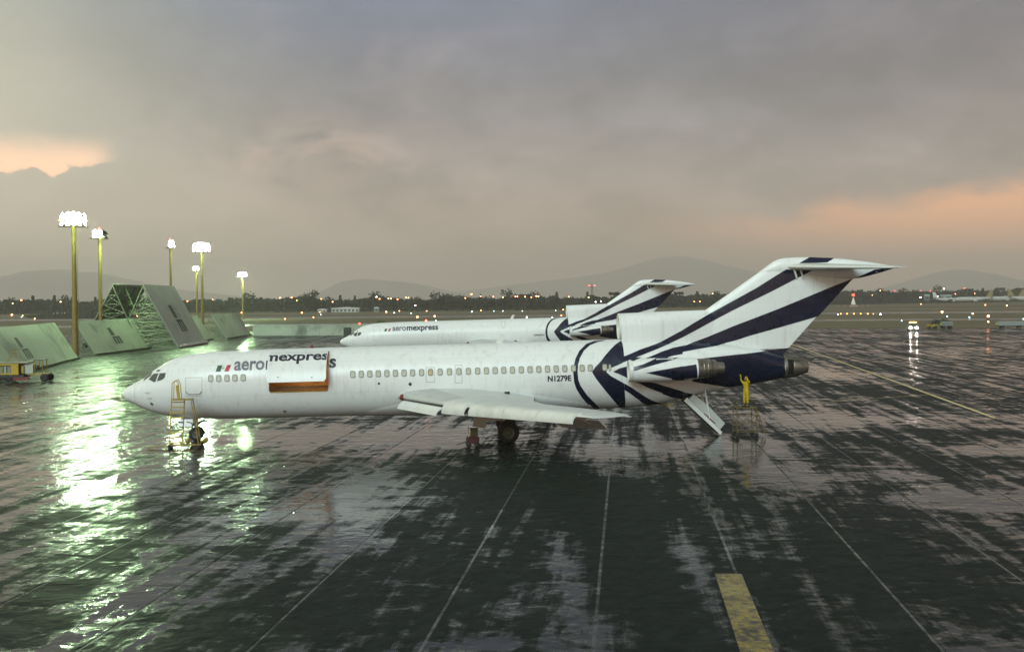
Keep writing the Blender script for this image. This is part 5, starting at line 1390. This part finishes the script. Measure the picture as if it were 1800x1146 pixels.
# ---- airliners parked far right
def small_airliner(label, px, py, Y, length, tail, flip):
    p = at(px, py, Y); t_ = thing('airliner', label, 'airplane', (p.x, Y, -.06), R(8), 'airliners parked at the right tree line'); L = length; b = MB(); b.smooth = True; rr = []
    for i in range(15):
        t = i / 14; x = L * (t - .5); r_ = L * .052 * min(1, (t / .10) ** .5 if t > 0 else .02) * (1 if t < .65 else 1 - (t - .65) / .40)
        zc = L * .095 + (L * .04 * max(0, t - .65) / .35)
        rr.append([Vector((x * flip, max(r_, .03) * math.cos(a), zc + max(r_, .03) * math.sin(a))) for a in (2 * math.pi * k / 12 for k in range(12))])
    b.rings(rr, True, True, True); b.build('fuselage', M_BW, t_)
    q = MB(); q.prism([(x * flip * L, z * L) for x, z in ((.30, .13), (.42, .31), (.50, .31), (.47, .14))], -.2, .2); q.build('tail_fin', tail, t_)
    for s in (-1, 1):
        q = MB(); q.add([(x * flip * L, s * y * L, z * L) for x, y, z in ((-.12, .03, .07), (.06, .03, .07), (.22, .45, .11), (.16, .45, .11), (-.12, .03, .085), (.06, .03, .085), (.22, .45, .115), (.16, .45, .115))], [(0, 1, 2, 3), (4, 5, 6, 7), (0, 1, 5, 4), (1, 2, 6, 5), (2, 3, 7, 6), (3, 0, 4, 7)]); q.build('wing', M_BR, t_)
        q = MB(); q.smooth = True; q.lathe([(-.05 * L, .018 * L), (-.03 * L, .024 * L), (.03 * L, .022 * L), (.06 * L, .014 * L)], (-.04 * flip * L, s * .15 * L, .055 * L), 'X', 10, True, True); q.build('engine', M_BW, t_)
        q = MB(); q.add([(x * flip * L, s * y * L, z * L) for x, y, z in ((.40, .01, .15), (.48, .01, .15), (.52, .16, .17), (.47, .16, .17))], [(0, 1, 2, 3)]); q.build('tailplane', M_BR, t_)
        q = MB(); q.tube((0, s * .06 * L, 0), (0, s * .05 * L, .07 * L), .02 * L * .5); q.build('main_gear', M_DARK, t_)
    q = MB(); q.tube((-.40 * flip * L, 0, 0), (-.40 * flip * L, 0, .07 * L), .3); q.build('nose_gear', M_DARK, t_)
    return t_
M_TW = paint('tail_white', (.6, .62, .62), .5); M_TY = paint('tail_yellow', (.24, .20, .09), .5)
small_airliner('white airliner with a white tail parked beside the grey hangar', 1668, 528, 1250, 38, M_TW, -1)
small_airliner('white airliner with a yellow tail parked among the far trees', 1712, 528, 1225, 44, M_TY, 1)
small_airliner('white airliner second from the right edge with a yellow tail', 1768, 528, 1235, 46, M_TY, 1)
small_airliner('yellow-tailed airliner cut off by the right picture edge', 1806, 529, 1215, 46, M_TY, -1)

# ---- airfield lights
GO = glow('sodium_orange', (1, .33, .12), 13); GW = glow('lamp_white', (1, .95, .92), 22); GB = glow('lamp_blue', (.55, .85, 1), 12); GR = glow('lamp_red', (1, .08, .05), 16); GY = glow('lamp_amber', (1, .42, .06), 8)
LIGHT_MESH = {}
def lamp_mesh(kind, g):
    b = MB(); b.smooth = True
    if kind == 'street':
        b.cur = 1; b.tube((0, 0, -8), (0, 0, .2), .10, .06, 6); b.tube((0, 0, .2), (0, -.7, .35), .06, .05, 5); b.cur = 0; b.lathe([(-.32, .04), (-.22, .30), (0, .40), (.2, .25), (.28, .03)], (0, -.8, .2), 'Z', 10, True, True)
    else:
        b.cur = 1; b.tube((0, 0, -.45), (0, 0, -.05), .10, .08, 6); b.cur = 0; b.lathe([(-.10, .10), (.0, .24), (.18, .24), (.30, .15), (.34, .02)], (0, 0, 0), 'Z', 10, True, True)
    o = b.build('lamp', [g, M_DARK], None); me = o.data; bpy.data.objects.remove(o); return me
def lights(kind, g, key, lst, name, label, group, Y=None):
    me = lamp_mesh(kind, g)
    for px, py, s_ in lst:
        if kind == 'street':
            Yd = Y or (tree_y(0) - 32 if px < 1100 else tree_y(.42 * 1150) * .93)
            q = at(px, py, Yd); X = q.x; Yd = tree_y(X) - 34 if not Y else Y; q = at(px, py, Yd)
        else:
            q = ground(px, py, .3)
        o = bpy.data.objects.new(name, me); COL.objects.link(o); o.location = q; k = s_ * (q.y / 850 if kind != 'street' else 1.0) * (1.55 if kind != 'street' else 1); o.scale = (k, k, k if kind != 'street' else 1)
        if kind == 'street': o.scale = (s_, s_, 1)
        tag(o, label, 'light', group)
lights('street', GO, 'a', [(23, 534, 1), (39, 528, 2.0), (108, 531, 1.7), (330, 530, 1), (374, 527, .6), (493, 524, 1.4), (513, 523.5, 1.1), (522, 528.5, .8), (565, 526, 1.2), (585, 531, 1.1), (667.5, 526, 1.2), (683, 525, 1.2), (687.5, 525.3, 1), (699, 526.5, 1), (714, 523.5, .8), (718, 523.7, .8), (818, 524.5, 1), (828.7, 517.5, 1.7), (845, 521, .9), (867, 522, .7), (884, 523, 1), (906, 521.7, .8), (909.5, 521.8, .8), (923, 522, 1), (934, 523, .8), (943, 521, 1.6), (946.5, 521.3, .9), (1000, 522, .7), (1034.5, 523, 1.2), (1252.5, 516.5, .9), (1220, 530.5, 1), (1230, 530.5, 1), (1546.7, 511.3, 1.3), (1533, 519, .7), (1678.7, 517, 1.1), (1713, 516.3, 1)], 'street_lamp', 'orange street lamp shining among the far trees', 'orange lamps of the tree line')
lights('street', GW, 'b', [(662, 522.5, 1.0), (730, 537.3, 1.0), (1047, 531, 1.2), (1056, 530, .8), (1617, 523, 1.8), (1658.7, 508, 1.4), (1648, 521, .8)], 'street_lamp', 'white lamp shining in front of the far trees', 'white lamps of the tree line')
lights('street', GR, 'r', [(1695, 506.7, 1.0)], 'obstruction_lamp', 'single red lamp above the far right trees', 'red lamp right')
lights('field', GO, 'c', [(21, 554, 1.6), (40, 555, .8), (61, 560.6, 1), (241, 553, 1), (424.5, 550, 1), (530.5, 550, 1.2), (562, 549, .8), (501, 561, 1), (551, 558, .9), (679, 548.7, 1.2), (702, 547, .9), (733.7, 558, 1.8), (764, 556.3, 1.4), (750, 547, .8), (845.5, 546, .8), (990, 544.5, .9), (986.7, 555, .9), (1656, 549, 1.9), (1710, 551.7, 1.5), (1732, 536.5, .9), (1770, 537.7, 1.2), (1619, 535, .8)], 'airfield_light', 'small orange light standing in the airfield grass', 'orange airfield lights')
lights('field', GB, 'd', [(693, 550, .7), (722.5, 551, .6), (766, 564, .8), (829.7, 547.5, .8), (971, 558, .8), (976.7, 546, .6), (1665, 556.6, .8), (1704, 558, .8), (1585, 564, .7), (1799, 561, .9), (1473, 553, .8), (38, 557.5, .5), (564, 553, .6), (868, 547, .5), (884, 547, .5), (918, 547, .5)], 'airfield_light', 'small bluish light standing in the airfield grass', 'blue airfield lights')
lights('field', GW, 'e', [(926, 558, 1.1), (1547.5, 552.8, 1.3)], 'airfield_light', 'small white light standing in the airfield grass', 'white airfield lights')
lights('field', GY, 'f', [(1477.8, 552, 1), (1488.9, 552, 1), (1501, 552, 1), (1513, 552, 1), (1525.5, 552, 1), (1535, 552, .7)], 'airfield_light', 'amber light in the row of six in front of the white cone', 'row of amber lights')
o = None
p = at(632, 569, 262); t_ = thing('red_lamp_post', 'short post with a red lamp just ahead of the far jet nose', 'light', (p.x, 262, 0)); q = MB(); q.tube((0, 0, 0), (0, 0, p.z - .2), .07); q.build('post', M_YEL_D, t_)
q = MB(); q.smooth = True; q.lathe([(-.2, .05), (-.1, .24), (.15, .22), (.25, .03)], (0, 0, p.z), 'Z', 10, True, True); q.build('lamp', glow('post_red', (1, .08, .05), 5), t_)
# ---- vehicles at the right edge of the apron
def cart(label, px0, px1, py, h, col, name='baggage_cart'):
    a, e = ground(px0, py), ground(px1, py); L = e.x - a.x; t_ = thing(name, label, 'cart', (a.x, a.y, 0))
    q = MB(); q.box((L / 2, 0, .55), (L, 1.7, .14)); q.build('bed', M_DARK, t_)
    q = MB(); q.box((L / 2, 0, .62 + (h - .62) / 2), (L - .2, 1.6, h - .62)); q.build('box', col, t_)
    q = MB(); q.box((L / 2, 0, h + .05), (L, 1.75, .08)); q.build('roof', M_PANEL_D, t_)
    for s in (0, 1):
        q = MB(); q.box((s * L, 0, 1.0), (.3, 1.0, .5)); q.build('end_marker', paint('lime_paint', (.35, .40, .04), .5), t_)
    for x in (L * .18, L * .82):
        for y in (-.75, .75):
            q = MB(); q.smooth = True; q.lathe([(-.1, .1), (-.1, .3), (.1, .3), (.1, .1)], (x, y, .3), 'Y', 14, True, True); q.build('wheel', M_TYRE, t_)
    return t_
cart('grey baggage cart standing behind the service truck', 1654, 1675, 577, 1.6, paint('cart_grey', (.16, .18, .18), .5))
cart('long grey covered cart at the right edge of the apron', 1752, 1806, 576.5, 1.55, paint('cart_grey2', (.22, .25, .26), .5))
a = ground(1637, 577); t_ = thing('baggage_tug', 'small dark baggage tug between service truck and grey cart', 'tug', (a.x - 1.0, a.y, 0)); 
q = MB(); q.prism([(0, .35), (2.3, .35), (2.3, 1.0), (1.3, 1.05), (1.2, .8), (.7, .8), (.6, 1.0), (0, .95)], -.65, .65); q.build('body', M_YEL_D, t_)
q = MB(); q.box((1.15, 0, 1.85), (.9, 1.2, .06)); q.build('roof', M_DARK, t_)
for x in (.75, 1.55):
    for y in (-.55, .55): q = MB(); q.tube((x, y, .9), (x, y, 1.85), .03, n=5); q.build('post', M_DARK, t_)
q = MB(); q.box((.95, 0, 1.0), (.45, .5, .1)); q.build('seat', M_DARK, t_)
for x in (.4, 1.9):
    for y in (-.6, .6): q = MB(); q.smooth = True; q.lathe([(-.1, .1), (-.1, .33), (.1, .33), (.1, .1)], (x, y, .33), 'Y', 14, True, True); q.build('wheel', M_TYRE, t_)
# service truck with headlights and an amber beacon bar, coming towards the camera
a = ground(1606, 583); t_ = thing('service_truck', 'service truck with glaring headlights and amber beacon bar on the apron', 'truck', (a.x, a.y, 0), R(-14))
M_TRUCK = paint('truck_paint', (.30, .32, .32), .4)
q = MB(); q.prism([(-1.0, .45), (1.0, .45), (1.0, 1.15), (.92, 2.05), (-.92, 2.05), (-1.0, 1.15)], 1.0, 3.0); q.build('cab', M_TRUCK, t_)
q = MB(); q.prism([(-1.0, .45), (1.0, .45), (.98, 1.18), (-.98, 1.18)], 0, 1.0); q.build('bonnet', M_TRUCK, t_)
q = MB(); q.box((0, 4.8, .75), (2.0, 3.6, .55)); q.build('load_bed', M_PANEL_D, t_)
q = MB(); q.box((0, .985, 1.58), (1.65, .03, .62)); q.build('windscreen', M_GLASS, t_)
for s in (-1, 1):
    q = MB(); q.smooth = True; q.lathe([(.0, .02), (-.03, .20), (.05, .24), (.10, .22)], (s * .68, -.02, .86), 'Y', 14, True, True); q.build('headlight', glow('headlight_glow', (1, .93, .86), 180), t_)
    q = MB(); q.box((s * 1.01, 2.2, 1.55), (.02, .9, .5)); q.build('side_window', M_GLASS, t_)
    for y in (.75, 5.2):
        q = MB(); q.smooth = True; q.lathe([(-.12, .15), (-.12, .40), (.12, .40), (.12, .15)], (s * .88, y, .40), 'X', 16, True, True); q.build('wheel', M_TYRE, t_)
q = MB(); q.box((0, -.06, .55), (2.0, .12, .2)); q.build('bumper', M_DARK, t_)
q = MB(); q.box((0, 2.0, 2.16), (1.5, .25, .16)); q.build('beacon_bar', glow('beacon_amber', (1, .50, .08), 10), t_)
# post lamp by the apron edge
a = ground(1737, 575); t_ = thing('edge_lamp', 'slim post with a warm lamp at the right apron edge', 'light', (a.x, a.y, 0)); zt_ = at(1736.5, 555.5, a.y).z
q = MB(); q.tube((0, 0, 0), (0, 0, zt_), .06); q.build('post', M_DARK, t_)
for z, r_ in ((zt_, .30), (at(1736, 565.5, a.y).z, .20)):
    q = MB(); q.smooth = True; q.lathe([(-r_, .03), (-r_ * .6, r_ * .8), (r_ * .4, r_), (r_, .04)], (0, -.05, z), 'Z', 10, True, True); q.build('lamp', GO, t_)
# low shrubs near the apron edge
for px, py, lb in ((1670, 565, 'small green shrub behind the grey baggage cart'), (1655, 567, 'low shrub left of the small green shrub')):
    a = ground(px, py + 4); t_ = thing('shrub', lb, 'shrub', (a.x, a.y + 4, 0)); b = MB()
    for _ in range(160):
        d = Vector((rng.gauss(0, 1), rng.gauss(0, 1), abs(rng.gauss(0, 1)))).normalized() * rng.uniform(.5, 1.3); c_ = Vector((d.x * 1.4, d.y, d.z * 1.1 + .2)); s_ = rng.uniform(.12, .25); u = Vector((rng.gauss(0, 1), rng.gauss(0, 1), rng.gauss(0, 1))).normalized(); v = u.orthogonal().normalized()
        b.add([c_ + u * s_, c_ + v * s_, c_ - u * s_, c_ - v * s_], [(0, 1, 2, 3)])
    b.build('foliage', M_LEAF[1], t_, fixn=False); q = MB(); q.tube((0, 0, -.06), (0, 0, .7), .05); q.build('stem', M_TRUNK, t_)
# weeds beside the wall
b = MB()
for _ in range(420):
    px = rng.choice((rng.uniform(636, 662), rng.uniform(640, 655), rng.uniform(662, 720))); a = ground(px, 594); c_ = Vector((a.x, 281 + rng.uniform(-2, 2), rng.uniform(.2, 3.2 if px < 660 else 2.3))); s_ = rng.uniform(.08, .22); u = Vector((rng.gauss(0, .4), rng.gauss(0, .4), 1)).normalized(); v = u.orthogonal().normalized()
    b.add([c_ + u * s_ * 2, c_ + v * s_, c_ - u * s_ * 2, c_ - v * s_], [(0, 1, 2, 3)])
o = b.build('weeds', paint('weed_green', (.12, .16, .05), .8), None, fixn=False); o['kind'] = 'stuff'; o['label'] = 'yellow-green weeds growing behind the pale wall'
HAZE = 2.0e-4

# ---------------------------------------------------------------- moist evening air
hz = MB(); hz.box((0, 6600, 219), (26000, 14000, 462)); hz_o = hz.build('haze', None or M_HOLE, None)
hm = bpy.data.materials.new('moist_air'); hm.use_nodes = True; t = NT(hm.node_tree)
pv = t.n('ShaderNodeVolumePrincipled'); pv.inputs['Color'].default_value = (.97, .93, .91, 1); pv.inputs['Density'].default_value = HAZE; pv.inputs['Anisotropy'].default_value = 0.25
o = t.n('ShaderNodeOutputMaterial'); t.link(pv.outputs[0], o.inputs['Volume'])
hz_o.data.materials.clear(); hz_o.data.materials.append(hm); hz_o['kind'] = 'stuff'; hz_o['label'] = 'moist hazy evening air over the airfield'
